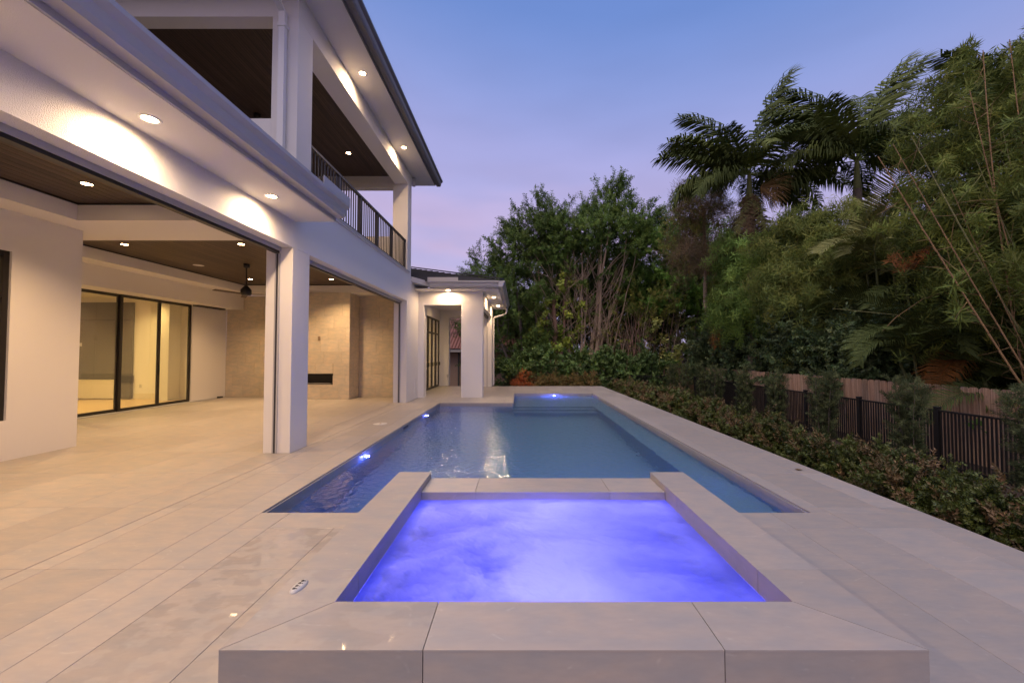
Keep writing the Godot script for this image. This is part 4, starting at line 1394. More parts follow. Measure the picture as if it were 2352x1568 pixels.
# leaf sprays in clumps spread through ellipsoids: blobs [x, y, z, rx, ry, share]; all relative to o
func crown_of(blobs: Array, n: int, per: int, spread: float, c0: Color, c1: Color, sc: Vector2, outward := 0.8, hang := 0.0) -> Array:
	var xf := []
	var cols := []
	var centres := []
	var total := 0.0
	for b in blobs:
		total += b[5]
	for b in blobs:
		var m := int(n * b[5] / total / per) + 1
		for s in m:
			var d := rv()
			var rad := Vector3(b[3], b[4], b[3])
			var c: Vector3 = Vector3(b[0], b[1], b[2]) + d * rad * (0.45 + 0.60 * pow(rng.randf(), 0.6))
			centres.append(c)
			var tone := rng.randf()
			var sp := spread * rng.randf_range(0.6, 1.35)
			var shoot := rng.randf() < 0.62
			var axis := (d * 0.75 + Vector3.UP * (0.55 if hang <= 0.3 else 0.25) + rv() * 0.35).normalized()
			var reach := sp * rng.randf_range(2.2, 4.2)
			for k in per:
				var off := Vector3(rng.randfn(), rng.randfn() * 0.75, rng.randfn()) * sp
				var y := (d * outward + off.normalized() * 0.5 + Vector3.UP * (0.35 - hang) + rv() * 0.4).normalized()
				if shoot:
					var t := (k + rng.randf()) / per
					off = axis * reach * t + Vector3.DOWN * reach * maxf(hang, 0.0) * t * t + rv() * sp * 0.38 * (1.1 - t)
					y = (axis * 0.8 + rv() * 0.65 + Vector3.DOWN * maxf(hang, 0.0) * 1.2 * t).normalized()
				var z := rng.randf_range(sc.x, sc.y)
				xf.append(Transform3D(upright(y).scaled(Vector3(z, z, z)), c + off))
				var q := c0.lerp(c1, clampf(tone * 0.7 + rng.randf() * 0.45 - 0.05, 0.0, 1.0))
				var j := rng.randf_range(0.8, 1.2) * 3.4
				cols.append(Color(q.r * j * rng.randf_range(0.95, 1.2), q.g * j, q.b * j * 0.75))
	return [xf, cols, centres]

func bent(a: Vector3, b: Vector3, steps: int, wob: float, lift: float) -> Array:
	var pts := []
	var off := Vector3.ZERO
	for i in steps + 1:
		var t := float(i) / steps
		if i > 0 and i < steps:
			off += rv() * wob
		pts.append(a.lerp(b, t) + off * sin(PI * t) + Vector3.UP * lift * sin(PI * t))
	return pts

func taper(n: int, r0: float, r1: float) -> Array:
	var r := []
	for i in n:
		r.append(lerpf(r0, r1, float(i) / (n - 1)))
	return r

func stem_to(parent: Node, called: String, a: Vector3, b: Vector3, r0: float, r1: float, m: Material, wob := 0.08, steps := 7, sides := 7) -> void:
	var st := new_st()
	st.set_smooth_group(0)
	tube(st, bent(a, b, steps, wob, 0.0), taper(steps + 1, r0, r1), sides)
	put(parent, called, done(st), m)

func limbs(parent: Node, from: Array, centres: Array, every: int, r0: float, m: Material) -> void:
	var st := new_st()
	for i in range(0, centres.size(), every):
		var c: Vector3 = centres[i]
		var best: Vector3 = from[0]
		for f in from:
			if (f as Vector3).y < c.y - 0.2 and (f as Vector3).distance_to(c) < best.distance_to(c):
				best = f
		tube(st, bent(best, c, 5, 0.10, 0.0), taper(6, r0 * rng.randf_range(0.6, 1.2), 0.006), 4)
	if centres.size():
		var o := put(parent, "branches", done(st), m)
		o.set_meta("kind", "stuff")

func leafy(called: String, label: String, category: String, at: Vector3, blobs: Array, n: int, mesh: Mesh, m: Material, c0: Color, c1: Color, sc: Vector2, stems: Array, bark: Material, every := 3, group := "", per := 14, spread := 0.30, hang := 0.0) -> Node3D:
	var t := thing(called, label, category, at, group)
	var from := []
	for s in stems:     # [x0, z0, x1, y1, z1, r0, r1] relative to the foot
		var a := Vector3(s[0], -0.05, s[1])
		var b := Vector3(s[2], s[3], s[4])
		stem_to(t, "trunk", a, b, s[5], s[6], bark, 0.05 + 0.012 * b.y)
		for k in range(2, 8):
			from.append(a.lerp(b, k / 7.0))
	var c := crown_of(blobs, n, per, spread, c0, c1, sc, 0.8, hang)
	if every > 0 and from:
		limbs(t, from, c[2], every, 0.035 if blobs.size() > 2 else 0.012, bark)
	copies(t, "foliage", mesh, m, c[0], c[1])
	return t

func build_plants() -> void:
	rng.seed = 77
	var L: Material = M.leaf
	var G: Material = M.glossy_leaf
	var s_ficus := spray(13, 0.34, 0.115, 0.052, 0.8, 0.25)
	var s_round := spray(14, 0.26, 0.105, 0.062, 0.8, 0.05)
	var s_hedge := spray(17, 0.13, 0.052, 0.030, 0.75, 0.0)
	var s_tip := spray(9, 0.14, 0.045, 0.026, 0.65, -0.1)
	var s_podo := spray(30, 0.24, 0.095, 0.017, 0.75, 0.0)
	var s_vine := spray(5, 0.30, 0.26, 0.17, 0.8, 0.7, false)
	var s_bam := spray(9, 0.16, 0.24, 0.028, 0.75, 0.95)
	var s_fine := spray(12, 0.30, 0.20, 0.024, 0.8, 0.5)
	var s_tangle := twigs(16, 0.55, 0.006)
	var s_broad := spray(8, 0.30, 0.34, 0.20, 0.85, 0.35, false)

	# --- hedge of small-leaved shrubs with coppery tips along the deck
	for i in 24:
		var z := -1.9 - 0.735 * i + rng.randf_range(-0.08, 0.08)
		var hgt := rng.randf_range(-0.06, 0.14)
		var ord := ["first", "second", "third", "fourth", "fifth", "sixth", "seventh", "eighth", "ninth", "tenth", "eleventh", "twelfth", "thirteenth", "fourteenth", "fifteenth", "sixteenth", "seventeenth", "eighteenth", "nineteenth", "twentieth", "twenty-first", "twenty-second", "twenty-third", "twenty-fourth"]
		var t := thing("hedge_shrub", "low green shrub with coppery tips by the deck, %s from the near end" % ord[i], "shrub", Vector3(4.62 + rng.randf_range(-0.06, 0.10), -0.70, z), "hedge shrubs along the deck")
		var st := new_st()
		for k in 9:
			var a := TAU * k / 9.0
			tube(st, bent(Vector3(0.04 * cos(a), 0, 0.04 * sin(a)), Vector3(0.33 * cos(a), 0.55, 0.33 * sin(a)), 4, 0.03, 0), taper(5, 0.010, 0.004), 4)
		put(t, "stems", done(st), M.grey_bark).set_meta("kind", "stuff")
		var dense := 1.0 if i < 12 else 0.6
		var c := crown_of([[0, 0.42, 0, 0.38, 0.33, 1.0], [0.05, 0.62 + hgt, 0, 0.27, 0.18, 0.5]], int(1300 * dense), 12, 0.072, Color(0.009, 0.015, 0.004), Color(0.030, 0.040, 0.012), Vector2(0.6, 0.92) if i < 12 else Vector2(1.1, 1.6))
		copies(t, "foliage", s_hedge, G, c[0], c[1])
		var d := crown_of([[0, 0.60 + hgt, 0, 0.38, 0.22, 1.0]], int(190 * dense), 7, 0.07, Color(0.024, 0.022, 0.010), Color(0.048, 0.033, 0.022), Vector2(0.75, 1.1) if i < 12 else Vector2(1.1, 1.6), 0.3, -0.8)
		copies(t, "new_growth", s_tip, G, d[0], d[1])
	# low reddish shrubs across the far end
	var fx := [0.15, 1.0, 1.75, 2.6, 3.4]
	for i in 5:
		var t := thing("far_shrub", ["bright copper-red bush at the far deck edge beside the wing", "small dull green bush next to the copper-red one at the far deck edge", "rounded reddish-green bush behind the blue ledge light", "dull coppery bush behind the pool's shallow ledge corner", "low green and copper bush at the far outer deck corner"][i], "shrub", Vector3(fx[i], -0.70, -19.95), "shrubs along the far deck edge")
		put(t, "stem", lathe([Vector2(0.02, 0), Vector2(0.012, 0.5)], 6), M.grey_bark)
		var red := i == 0
		var c := crown_of([[0, 0.62, 0, 0.36, 0.46, 1.0]], 420, 10, 0.08, Color(0.075, 0.026, 0.012) if red else Color(0.028, 0.030, 0.012), Color(0.14, 0.042, 0.018) if red else Color(0.065, 0.045, 0.022), Vector2(1.1, 1.6))
		copies(t, "foliage", s_tip, G, c[0], c[1])
	# taller dark hedge behind them
	for i in 9:
		var x := -1.1 + 1.0 * i
		leafy("dark_hedge_plant", "dense dark green hedge plant behind the far deck edge, %s from the wing" % ["first", "second", "third", "fourth", "fifth", "sixth", "seventh", "eighth", "ninth"][i], "hedge plant", Vector3(x, -0.70, -21.2 + 0.15 * (i % 2)), [[0, 0.9, 0, 0.72, 0.85, 1.0], [0.1, 1.6 + 0.12 * (i % 3), 0, 0.5, 0.4, 0.4]], 360, s_round, G, Color(0.016, 0.030, 0.012), Color(0.035, 0.065, 0.022), Vector2(0.9, 1.4), [[0, 0, 0, 1.4, 0, 0.03, 0.01]], M.grey_bark, 4, "dark hedge behind the far deck edge", 12, 0.18)
	# --- upright podocarpus shrubs in front of the metal fence
	var pz := [-5.75, -7.55, -9.5, -11.2, -13.0, -14.7, -16.2, -17.6, -18.9]
	for i in 9:
		var t := thing("upright_shrub", "narrow upright needle-leaved shrub before the black fence, %s from the near end" % ["first", "second", "third", "fourth", "fifth", "sixth", "seventh", "eighth", "ninth"][i], "shrub", Vector3(7.2 + rng.randf_range(-0.1, 0.1), -0.70, pz[i]), "upright shrubs along the black fence")
		var st := new_st()
		var xf := []
		var cols := []
		var stems := 5
		var wide := 1.25 if i == 1 else 1.0
		for k in stems:
			var a := TAU * k / stems + rng.randf()
			var top := Vector3(0.17 * wide * cos(a), rng.randf_range(1.45, 1.85), 0.17 * wide * sin(a))
			var p := bent(Vector3(0.06 * cos(a), 0, 0.06 * sin(a)), top, 6, 0.03, 0.0)
			tube(st, p, taper(7, 0.012, 0.003), 4)
			for j in (78 if i < 5 else 54):
				var f := rng.randf_range(0.9, 6.0)
				var q: Vector3 = (p[int(minf(f, 5.0))] as Vector3).lerp(p[int(minf(f, 5.0)) + 1], f - int(minf(f, 5.0)))
				var b := rng.randf() * TAU
				var dir := Vector3(cos(b) * 0.8, rng.randf_range(0.2, 1.0), sin(b) * 0.8).normalized()
				var z := rng.randf_range(0.5, 0.85)
				xf.append(Transform3D(upright(dir).scaled(Vector3(z, z, z)), q + Vector3(cos(b), 0, sin(b)) * rng.randf() * 0.07))
				var w := rng.randf()
				cols.append(Color(0.050, 0.075, 0.030).lerp(Color(0.150, 0.180, 0.080), w))
		put(t, "stems", done(st), M.grey_bark).set_meta("kind", "stuff")
		copies(t, "foliage", s_podo, L, xf, cols)
	build_trees(s_ficus, s_round, s_vine, s_bam, s_fine, s_tangle, s_broad)

func build_trees(s_ficus: Mesh, s_round: Mesh, s_vine: Mesh, s_bam: Mesh, s_fine: Mesh, s_tangle: Mesh, s_broad: Mesh) -> void:
	var L: Material = M.leaf
	var G: Material = M.glossy_leaf
	var o := Vector3(0, -0.7, 0)
	# --- figs with bare pale stems beyond the far end
	leafy("fig_tree", "dark fig tree rising beside the wing roof, its crown stepping down to the left", "tree", Vector3(0.6, -0.7, -25.2),
		[[-2.2, 7.0, 0, 1.2, 1.3, 0.8], [-0.9, 8.4, 0, 1.4, 1.5, 1.1], [0.3, 9.6, -0.3, 1.5, 1.4, 1.1], [1.2, 10.6, 0, 1.0, 1.1, 0.7], [-0.6, 6.2, 0.3, 2.0, 1.6, 1.2], [-1.2, 3.6, 0.4, 2.2, 2.2, 1.3], [0.9, 2.0, 0.6, 1.4, 1.3, 0.5], [-3.0, 6.2, 0.2, 0.5, 0.6, 0.2]], 6000, s_ficus, L, Color(0.014, 0.028, 0.010), Color(0.045, 0.072, 0.022), Vector2(0.9, 1.4),
		[[0, 0, -0.8, 6.5, 0, 0.16, 0.05], [0.5, 0.2, 0.6, 8.0, -0.2, 0.15, 0.05], [-0.6, 0, -2.0, 5.6, 0, 0.10, 0.03]], M.grey_bark, 3)
	var ft := leafy("fig_tree", "tallest fig tree with many bare pinkish stems and a leafy spire at its top", "tree", Vector3(4.0, -0.7, -25.0),
		[[-1.5, 9.5, 0, 1.4, 1.1, 0.8], [0.2, 9.9, -0.3, 1.3, 1.3, 0.9], [1.7, 10.9, 0, 0.9, 1.3, 0.7], [2.0, 12.1, 0, 0.36, 0.7, 0.22], [3.3, 10.4, -0.3, 1.3, 1.0, 0.7], [4.6, 10.2, -0.5, 0.9, 0.7, 0.4], [1.2, 9.2, 0.2, 2.4, 1.1, 1.1], [-2.0, 8.8, 0, 1.2, 1.0, 0.5], [3.8, 9.2, -0.3, 1.4, 1.2, 0.7], [0.6, 7.2, -0.7, 2.4, 1.1, 0.25], [-0.6, 5.0, -0.8, 2.0, 1.6, 0.2], [2.6, 5.6, -0.4, 1.6, 1.6, 0.35]], 6200, s_ficus, L, Color(0.016, 0.032, 0.011), Color(0.055, 0.090, 0.026), Vector2(0.9, 1.4),
		[], M.pale_bark, 0)
	for s in [[-1.6, 0.2, -1.9, 5.6, 0.17, 0.12], [-1.2, 0.1, -2.9, 7.6, 0.12, 0.04], [-0.9, 0, -1.0, 8.8, 0.10, 0.03], [0.0, 0.1, 1.0, 9.4, 0.19, 0.05], [0.35, 0.2, 1.5, 10.0, 0.15, 0.04], [0.2, 0, 2.6, 9.6, 0.10, 0.03], [0.7, 0, 0.9, 8.6, 0.12, 0.04], [-0.4, 0.1, -0.2, 8.4, 0.09, 0.03], [-1.9, 0, -2.2, 4.0, 0.10, 0.06], [0.9, 0, 3.2, 8.6, 0.08, 0.02], [-0.6, 0.2, 0.0, 7.2, 0.07, 0.03], [1.3, 0, 1.6, 5.6, 0.06, 0.02], [-1.4, 0.15, -1.2, 7.0, 0.14, 0.05], [-2.4, 0, -3.2, 6.2, 0.06, 0.02]]:
		stem_to(ft, "trunk", Vector3(s[0], 0, s[1] + 0.4), Vector3(s[2], s[3], s[1] + 0.4), s[4], s[5], M.red_bark if s[4] > 0.11 and s[0] < 0 else M.pale_bark, 0.11, 9)
	var bst := new_st()
	for i in 190:      # long whippy branches fanning up from the stems
		var a := Vector3(rng.randf_range(-2.2, 1.6), rng.randf_range(2.5, 6.8), rng.randf_range(0.1, 0.8))
		var b := a + Vector3(rng.randf_range(-2.2, 2.4), rng.randf_range(0.8, 3.4), rng.randf_range(-0.3, 0.7))
		tube(bst, bent(a, b, 5, 0.09, 0.0), taper(6, rng.randf_range(0.012, 0.034), 0.005), 4)
	put(ft, "branches", done(bst), M.pale_bark).set_meta("kind", "stuff")
	var v := crown_of([[-1.5, 6.3, 0.4, 0.7, 1.2, 1.0], [-1.9, 4.2, 0.5, 0.6, 1.1, 0.9], [-0.9, 3.2, 0.5, 0.6, 1.2, 0.8], [-1.7, 2.2, 0.5, 0.9, 0.9, 0.6], [-0.6, 5.2, 0.5, 0.4, 1.3, 0.5], [0.3, 1.8, 0.5, 0.7, 0.7, 0.3]], 330, 6, 0.22, Color(0.040, 0.070, 0.014), Color(0.120, 0.150, 0.030), Vector2(0.7, 1.15), 0.6, 0.9)
	var vine := thing("climbing_vine", "yellow-green large-leaved vine climbing the pinkish fig stems", "vine", ft.position)
	copies(vine, "foliage", s_vine, G, v[0], v[1])
	stem_to(vine, "stem", Vector3(-1.6, 0, 0.4), Vector3(-1.5, 6.8, 0.25), 0.03, 0.012, M.grey_bark, 0.06)
	# thin bare saplings to the right of the figs
	var sp := thing("sapling_thicket", "thicket of thin bare brown saplings with sparse small leaves beyond the far fence corner", "thicket", Vector3(7.2, -0.7, -23.5))
	for i in 44:
		var x := rng.randf_range(-2.2, 2.6)
		var z := rng.randf_range(-1.0, 1.0)
		var st := new_st()
		var b := Vector3(x + rng.randf_range(-1.0, 1.2), rng.randf_range(2.8, 5.8), z)
		tube(st, bent(Vector3(x, 0, z), b, 6, 0.09, 0.0), taper(7, rng.randf_range(0.014, 0.04), 0.006), 5)
		for k in 6:
			var p: Vector3 = Vector3(x, 0, z).lerp(b, rng.randf_range(0.35, 0.95))
			tube(st, bent(p, p + Vector3(rng.randf_range(-0.8, 0.8), rng.randf_range(0.3, 1.3), rng.randf_range(-0.3, 0.3)), 3, 0.05, 0), taper(4, 0.008, 0.003), 3)
		put(sp, "stem", done(st), M.pale_bark if i % 3 else M.red_bark)
	var sc := crown_of([[0, 3.4, 0, 2.6, 1.8, 1.0], [0.4, 5.2, 0, 2.0, 0.8, 0.6]], 800, 7, 0.22, Color(0.028, 0.040, 0.012), Color(0.075, 0.080, 0.024), Vector2(0.55, 0.95))
	copies(sp, "foliage", s_ficus, L, sc[0], sc[1])
	var pv := thing("ground_vine", "pale variegated large-leaved vine at the foot of the saplings by the fence corner", "vine", Vector3(8.4, -0.7, -22.2))
	var pc := crown_of([[0, 1.5, 0, 0.5, 0.7, 1.0], [-0.3, 3.6, -0.2, 0.5, 0.5, 0.4], [0.3, 2.8, 0, 0.4, 0.4, 0.3]], 60, 5, 0.18, Color(0.05, 0.075, 0.02), Color(0.17, 0.18, 0.075), Vector2(0.8, 1.2), 0.6, 0.8)
	copies(pv, "foliage", s_vine, G, pc[0], pc[1])
	stem_to(pv, "stem", Vector3(0, 0, 0), Vector3(-0.2, 3.7, -0.1), 0.025, 0.01, M.grey_bark)
	# fresh green tree between figs and palms
	leafy("green_tree", "fresh green small-leaved tree between the fig stems and the palms", "tree", Vector3(10.2, -0.7, -25.5),
		[[-0.8, 8.2, 0, 1.8, 1.6, 1.0], [0.6, 6.6, 0.4, 2.0, 1.6, 1.2], [-1.6, 6.0, 0.3, 1.3, 1.3, 0.6], [1.8, 8.6, 0, 1.4, 1.4, 0.8], [0.2, 9.8, -0.3, 1.4, 0.9, 0.6], [2.0, 5.0, 0.5, 1.5, 1.4, 0.7]], 5200, s_ficus, L, Color(0.022, 0.050, 0.014), Color(0.070, 0.135, 0.034), Vector2(0.9, 1.4), [[0, 0, -0.2, 7.6, 0, 0.14, 0.04], [0.4, 0, 1.4, 7.0, 0, 0.11, 0.03]], M.grey_bark, 3)
	# tree strangled by dry creeper
	var dt := thing("creeper_tree", "dead tree hung with a brown tangle of dry creeper left of the royal palms", "tree", Vector3(9.2, -0.7, -20.2))
	stem_to(dt, "trunk", Vector3(0.6, 0, 0), Vector3(0.1, 9.6, 0), 0.15, 0.06, M.pale_bark, 0.12, 8)
	stem_to(dt, "limb", Vector3(0.45, 6.8, 0), Vector3(-1.1, 8.6, 0.1), 0.07, 0.02, M.pale_bark, 0.12)
	stem_to(dt, "limb", Vector3(0.5, 6.0, 0), Vector3(1.7, 8.0, 0.1), 0.06, 0.02, M.pale_bark, 0.12)
	stem_to(dt, "limb", Vector3(0.5, 6.4, 0.1), Vector3(-0.9, 7.2, 0.5), 0.05, 0.015, M.pale_bark, 0.14)
	var tc := crown_of([[0.0, 10.0, 0, 0.9, 0.75, 1.0], [-0.6, 9.2, 0.2, 0.9, 0.9, 0.9], [0.4, 8.0, 0.3, 1.5, 0.9, 1.0], [-0.8, 7.0, 0.3, 0.9, 0.7, 0.6], [1.4, 7.4, 0.3, 1.0, 0.9, 0.7], [0.6, 6.3, 0.4, 1.2, 0.7, 0.4]], 900, 9, 0.26, Color(0.040, 0.033, 0.024), Color(0.105, 0.085, 0.060), Vector2(0.7, 1.25), 0.2, 0.6)
	copies(dt, "dry_creeper", s_tangle, L, tc[0], tc[1])
	var tl := crown_of([[0.0, 9.6, 0, 1.3, 1.1, 1.0], [0.3, 7.6, 0, 1.8, 1.3, 1.0]], 620, 8, 0.3, Color(0.03, 0.04, 0.013), Color(0.09, 0.095, 0.03), Vector2(0.6, 1.0))
	copies(dt, "foliage", s_ficus, L, tl[0], tl[1])
	# --- palms
	var royal: Array[Mesh] = [frond(4.0, 100, 0.90, 0.075, 0.6, 0.05, 0.6, 1.0), frond(4.0, 100, 0.92, 0.075, 1.0, 0.0, 0.5, 1.3), frond(3.8, 96, 0.90, 0.075, 1.5, -0.1, 0.5, 1.5)]
	# [azimuth, elevation, variant, scale]: azimuth 0 points to +x, 90 away from the camera
	palm("royal_palm", "royal palm with a hanging brown skirt and a straw-coloured flower spray, left of its pair", Vector3(9.9, -0.7, -17.2), 10.0, royal, [[0, 78, 0, 1.15], [178, 60, 1, 1.0], [182, 20, 0, 1.0], [168, 40, 1, 0.9], [4, 30, 1, 1.05], [-6, 8, 1, 1.0], [345, -8, 2, 0.9], [70, 50, 1, 0.9], [120, 50, 1, 0.9], [200, 2, 2, 0.85], [250, 25, 2, 0.8], [290, 38, 2, 0.8], [150, 12, 2, 0.9], [215, 48, 2, 0.8], [60, 12, 2, 0.9], [95, 30, 2, 0.9], [20, 0, 2, 0.9], [186, 34, 1, 1.0], [176, 6, 2, 1.0]], true)
	palm("royal_palm", "taller-looking royal palm with an upswept frond, right of its pair", Vector3(13.7, -0.7, -16.2), 10.1, royal, [[2, 66, 0, 1.2], [-4, 74, 0, 1.1], [176, 66, 1, 1.05], [182, 44, 1, 1.0], [190, 18, 2, 0.95], [5, 40, 1, 1.05], [-10, 24, 1, 1.0], [-25, 4, 2, 0.9], [120, 55, 1, 0.95], [100, 20, 2, 1.0], [250, 25, 2, 0.8], [300, 30, 2, 0.8], [150, 5, 2, 0.9], [45, 15, 2, 0.9], [210, 40, 1, 0.9], [172, 56, 1, 1.05], [8, 52, 1, 1.05], [186, 32, 1, 1.0], [-6, 12, 1, 1.0], [40, 72, 0, 1.0]], false)
	palm("royal_palm", "royal palm rising behind the bamboo at the outer edge of the garden", Vector3(17.6, -0.7, -13.6), 10.3, royal, [[10, 70, 0, 1.0], [165, 62, 1, 0.95], [180, 35, 1, 0.95], [80, 60, 0, 1.0], [200, 15, 2, 0.9], [20, 45, 1, 1.0], [0, 25, 1, 1.0], [240, 30, 2, 0.8], [300, 30, 2, 0.8], [160, 5, 2, 0.9]], false)
	var areca: Array[Mesh] = [frond(2.3, 52, 0.54, 0.036, 1.0, 0.45, 0.08, 0.55), frond(2.3, 52, 0.54, 0.036, 1.7, 0.4, 0.08, 0.8), frond(2.0, 46, 0.52, 0.038, 2.3, 0.3, 0.1, 1.0)]
	areca_clump("low clumping palm with drooping blue-green fronds and one orange frond over the board fence", Vector3(10.1, -0.7, -9.9), 2.6, areca, 19, M.frond_dark, 5)
	areca_clump("clumping palm with olive fronds and a yellowing frond below the creeper tree", Vector3(10.0, -0.7, -19.0), 4.4, areca, 16, M.frond_green, 4)
	areca_clump("small clumping palm hanging over the near part of the board fence", Vector3(10.2, -0.7, -8.1), 1.7, areca, 11, M.frond_dark, 0)
	areca_clump("tall clumping palm whose broad olive frond arches in front of the second royal palm", Vector3(11.6, -0.7, -12.6), 6.0, areca, 14, M.frond_olive, 0, 1.25)
	areca_clump("clumping palm half hidden in the bamboo below the broad olive frond", Vector3(11.4, -0.7, -11.4), 4.6, areca, 12, M.frond_dark, 0, 1.1)
	# --- bamboo
	bamboo("bamboo_clump", "large bamboo clump with slanting brown culms leaning over the near board fence", Vector3(11.6, -0.7, -9.2),
		[[-1.3, 1.7, -5.0, 6.2, 1.7, 0.030], [-1.2, 1.75, -4.8, 6.4, 1.8, 0.024], [-0.6, 1.5, -4.15, 6.7, 1.5, 0.030], [-1.5, 1.3, -2.35, 8.6, 1.3, 0.030], [-0.9, 1.4, -2.8, 7.7, 1.4, 0.026], [-0.5, 1.2, -1.7, 8.9, 1.2, 0.030], [-1.0, 1.6, -3.6, 5.6, 1.7, 0.016], [-0.2, 1.5, -3.0, 6.2, 1.6, 0.018], [0.2, 0.9, -0.2, 9.2, 0.9, 0.032], [-0.7, 1.5, -1.1, 7.4, 1.5, 0.022], [-0.3, 1.3, -2.2, 7.0, 1.4, 0.020]],
		[[0.6, 7.6, 0, 1.4, 1.2, 1.3], [-0.6, 6.8, 0.2, 1.2, 1.1, 1.1], [-1.3, 5.6, 0.3, 1.2, 1.1, 1.1], [0.4, 5.6, 0.6, 1.6, 1.5, 1.5], [-1.0, 4.2, 0.6, 1.3, 1.0, 1.1], [0.6, 3.6, 0.8, 1.6, 1.4, 1.2], [-0.4, 2.7, 0.8, 1.3, 0.9, 0.8], [1.2, 9.0, 0, 0.9, 0.6, 0.5], [1.9, 6.4, 0.8, 1.2, 1.8, 1.3], [1.8, 2.6, 1.0, 1.2, 1.2, 0.8], [-1.9, 3.6, 0.6, 0.8, 0.7, 0.6], [-2.2, 5.2, 0.3, 0.9, 0.8, 0.6], [-1.6, 7.2, 0.0, 0.8, 0.7, 0.5], [-0.5, 8.6, -0.2, 0.9, 0.7, 0.6], [0.8, 8.9, -0.2, 1.0, 0.7, 0.7], [2.0, 8.3, -0.2, 1.1, 0.9, 0.8], [2.4, 4.6, 0.6, 1.2, 1.4, 0.9], [-2.6, 4.4, 1.7, 0.6, 0.5, 0.16], [-1.8, 3.2, 1.8, 0.6, 0.5, 0.16], [-1.9, 6.0, 1.6, 0.6, 0.5, 0.16], [-0.9, 5.0, 1.6, 0.7, 0.6, 0.2]], 13000, s_bam, Color(0.016, 0.026, 0.008), Color(0.068, 0.088, 0.025), Vector2(0.75, 1.25))
	var bo := thing("bamboo_spray", "spray of orange dying bamboo leaves hanging from the near bamboo clump", "bamboo leaves", Vector3(9.6, 3.75, -9.6))
	var oc := crown_of([[0, 0, 0, 0.42, 0.14, 1.0], [-0.35, 0.05, 0, 0.2, 0.16, 0.5]], 26, 4, 0.07, Color(0.10, 0.045, 0.022), Color(0.19, 0.085, 0.04), Vector2(0.8, 1.2), 0.1, 0.9)
	copies(bo, "foliage", s_bam, L, oc[0], oc[1])
	stem_to(bo, "twig", Vector3(-0.5, 0.05, 0), Vector3(1.2, 0.3, 0.1), 0.004, 0.007, M.culm, 0.02)
	bamboo("bamboo_clump", "yellow-green feathery bamboo clump with thin leaning culms in the middle of the boundary", Vector3(11.4, -0.7, -15.2),
		[[0.2, 0, -1.8, 6.0, 0.5, 0.018], [0.4, 0.2, -1.3, 6.6, 0.4, 0.018], [0.6, 0.1, -0.4, 7.0, 0.3, 0.018], [0.1, 0.3, -2.0, 4.8, 0.8, 0.014], [0.8, 0.2, 0.2, 7.0, 0.5, 0.018], [0.3, 0.4, -1.0, 5.4, 0.9, 0.014]],
		[[-0.9, 6.3, 0.2, 1.2, 0.9, 1.0], [0.3, 6.6, 0, 1.4, 0.9, 1.0], [-0.4, 5.0, 0.5, 1.6, 1.1, 1.2], [0.8, 5.0, 0.5, 1.3, 1.2, 0.9], [-0.2, 3.6, 0.7, 1.5, 1.0, 0.9], [-1.5, 4.4, 0.4, 0.9, 1.0, 0.6]], 5200, s_fine, Color(0.026, 0.042, 0.014), Color(0.085, 0.105, 0.036), Vector2(0.9, 1.5))
	bamboo("bamboo_clump", "fresh green bamboo clump behind the dark round-leaved bush", Vector3(11.2, -0.7, -18.0),
		[[0.2, 0, -1.4, 6.6, 0.4, 0.016], [0.5, 0.1, -0.2, 7.0, 0.2, 0.016], [0.0, 0.2, -1.6, 5.0, 0.8, 0.014]],
		[[-0.9, 6.6, 0.2, 1.2, 0.8, 1.0], [0.4, 7.0, 0, 1.3, 0.8, 1.0], [-0.8, 5.2, 0.6, 1.3, 0.9, 0.8], [-1.6, 4.2, 0.8, 1.0, 0.8, 0.6], [0.4, 4.8, 0.6, 1.2, 1.1, 0.8]], 4000, s_fine, Color(0.028, 0.055, 0.016), Color(0.095, 0.150, 0.045), Vector2(1.0, 1.6))
	# arching runner canes
	var ru := thing("bamboo_cane", "long bent bamboo cane arching across the dark gap above the board fence", "bamboo cane", Vector3(9.9, 0, -9.0))
	var st := new_st()
	tube(st, [Vector3(1.6, 2.3, 0), Vector3(0.6, 2.85, 0), Vector3(-0.3, 2.95, 0), Vector3(-1.0, 2.75, 0.1), Vector3(-1.6, 2.35, 0.1), Vector3(-1.9, 2.05, 0.1)], taper(6, 0.012, 0.004), 6)
	put(ru, "culm", done(st), M.culm)
	ru = thing("bamboo_cane", "straight green bamboo cane slanting down behind the board fence", "bamboo cane", Vector3(9.7, 0, -9.4))
	st = new_st()
	tube(st, [Vector3(-2.4, 2.6, 0), Vector3(-0.9, 2.45, 0), Vector3(0.3, 1.75, 0), Vector3(1.5, 0.6, 0)], taper(4, 0.005, 0.013), 6)
	put(ru, "culm", done(st), M.green_culm)
	# --- dark bush along the boards
	for b in [[10.5, -20.6, 3.2, "dark round-leaved bush over the far end of the board fence"], [10.7, -17.8, 3.8, "tall dark round-leaved bush over the middle of the board fence"], [10.9, -14.9, 3.6, "dark round-leaved bush below the feathery bamboo"], [11.0, -12.6, 2.9, "dark bush beside the low clumping palm"]]:
		leafy("boundary_bush", b[3], "bush", Vector3(b[0], -0.7, b[1]), [[0, b[2] * 0.55, 0, 1.5, b[2] * 0.5, 1.0], [-0.5, b[2] * 0.85, 0.3, 1.0, 0.7, 0.5], [-0.7, b[2] * 0.45, 0.4, 0.8, 0.9, 0.5]], 2600, s_round, G, Color(0.014, 0.027, 0.013), Color(0.046, 0.070, 0.036), Vector2(0.8, 1.25), [[0, 0, -0.3, b[2], 0, 0.05, 0.02], [0.3, 0, 0.6, b[2] * 0.9, 0.1, 0.04, 0.02]], M.grey_bark, 4, "bushes behind the board fence", 12, 0.22)
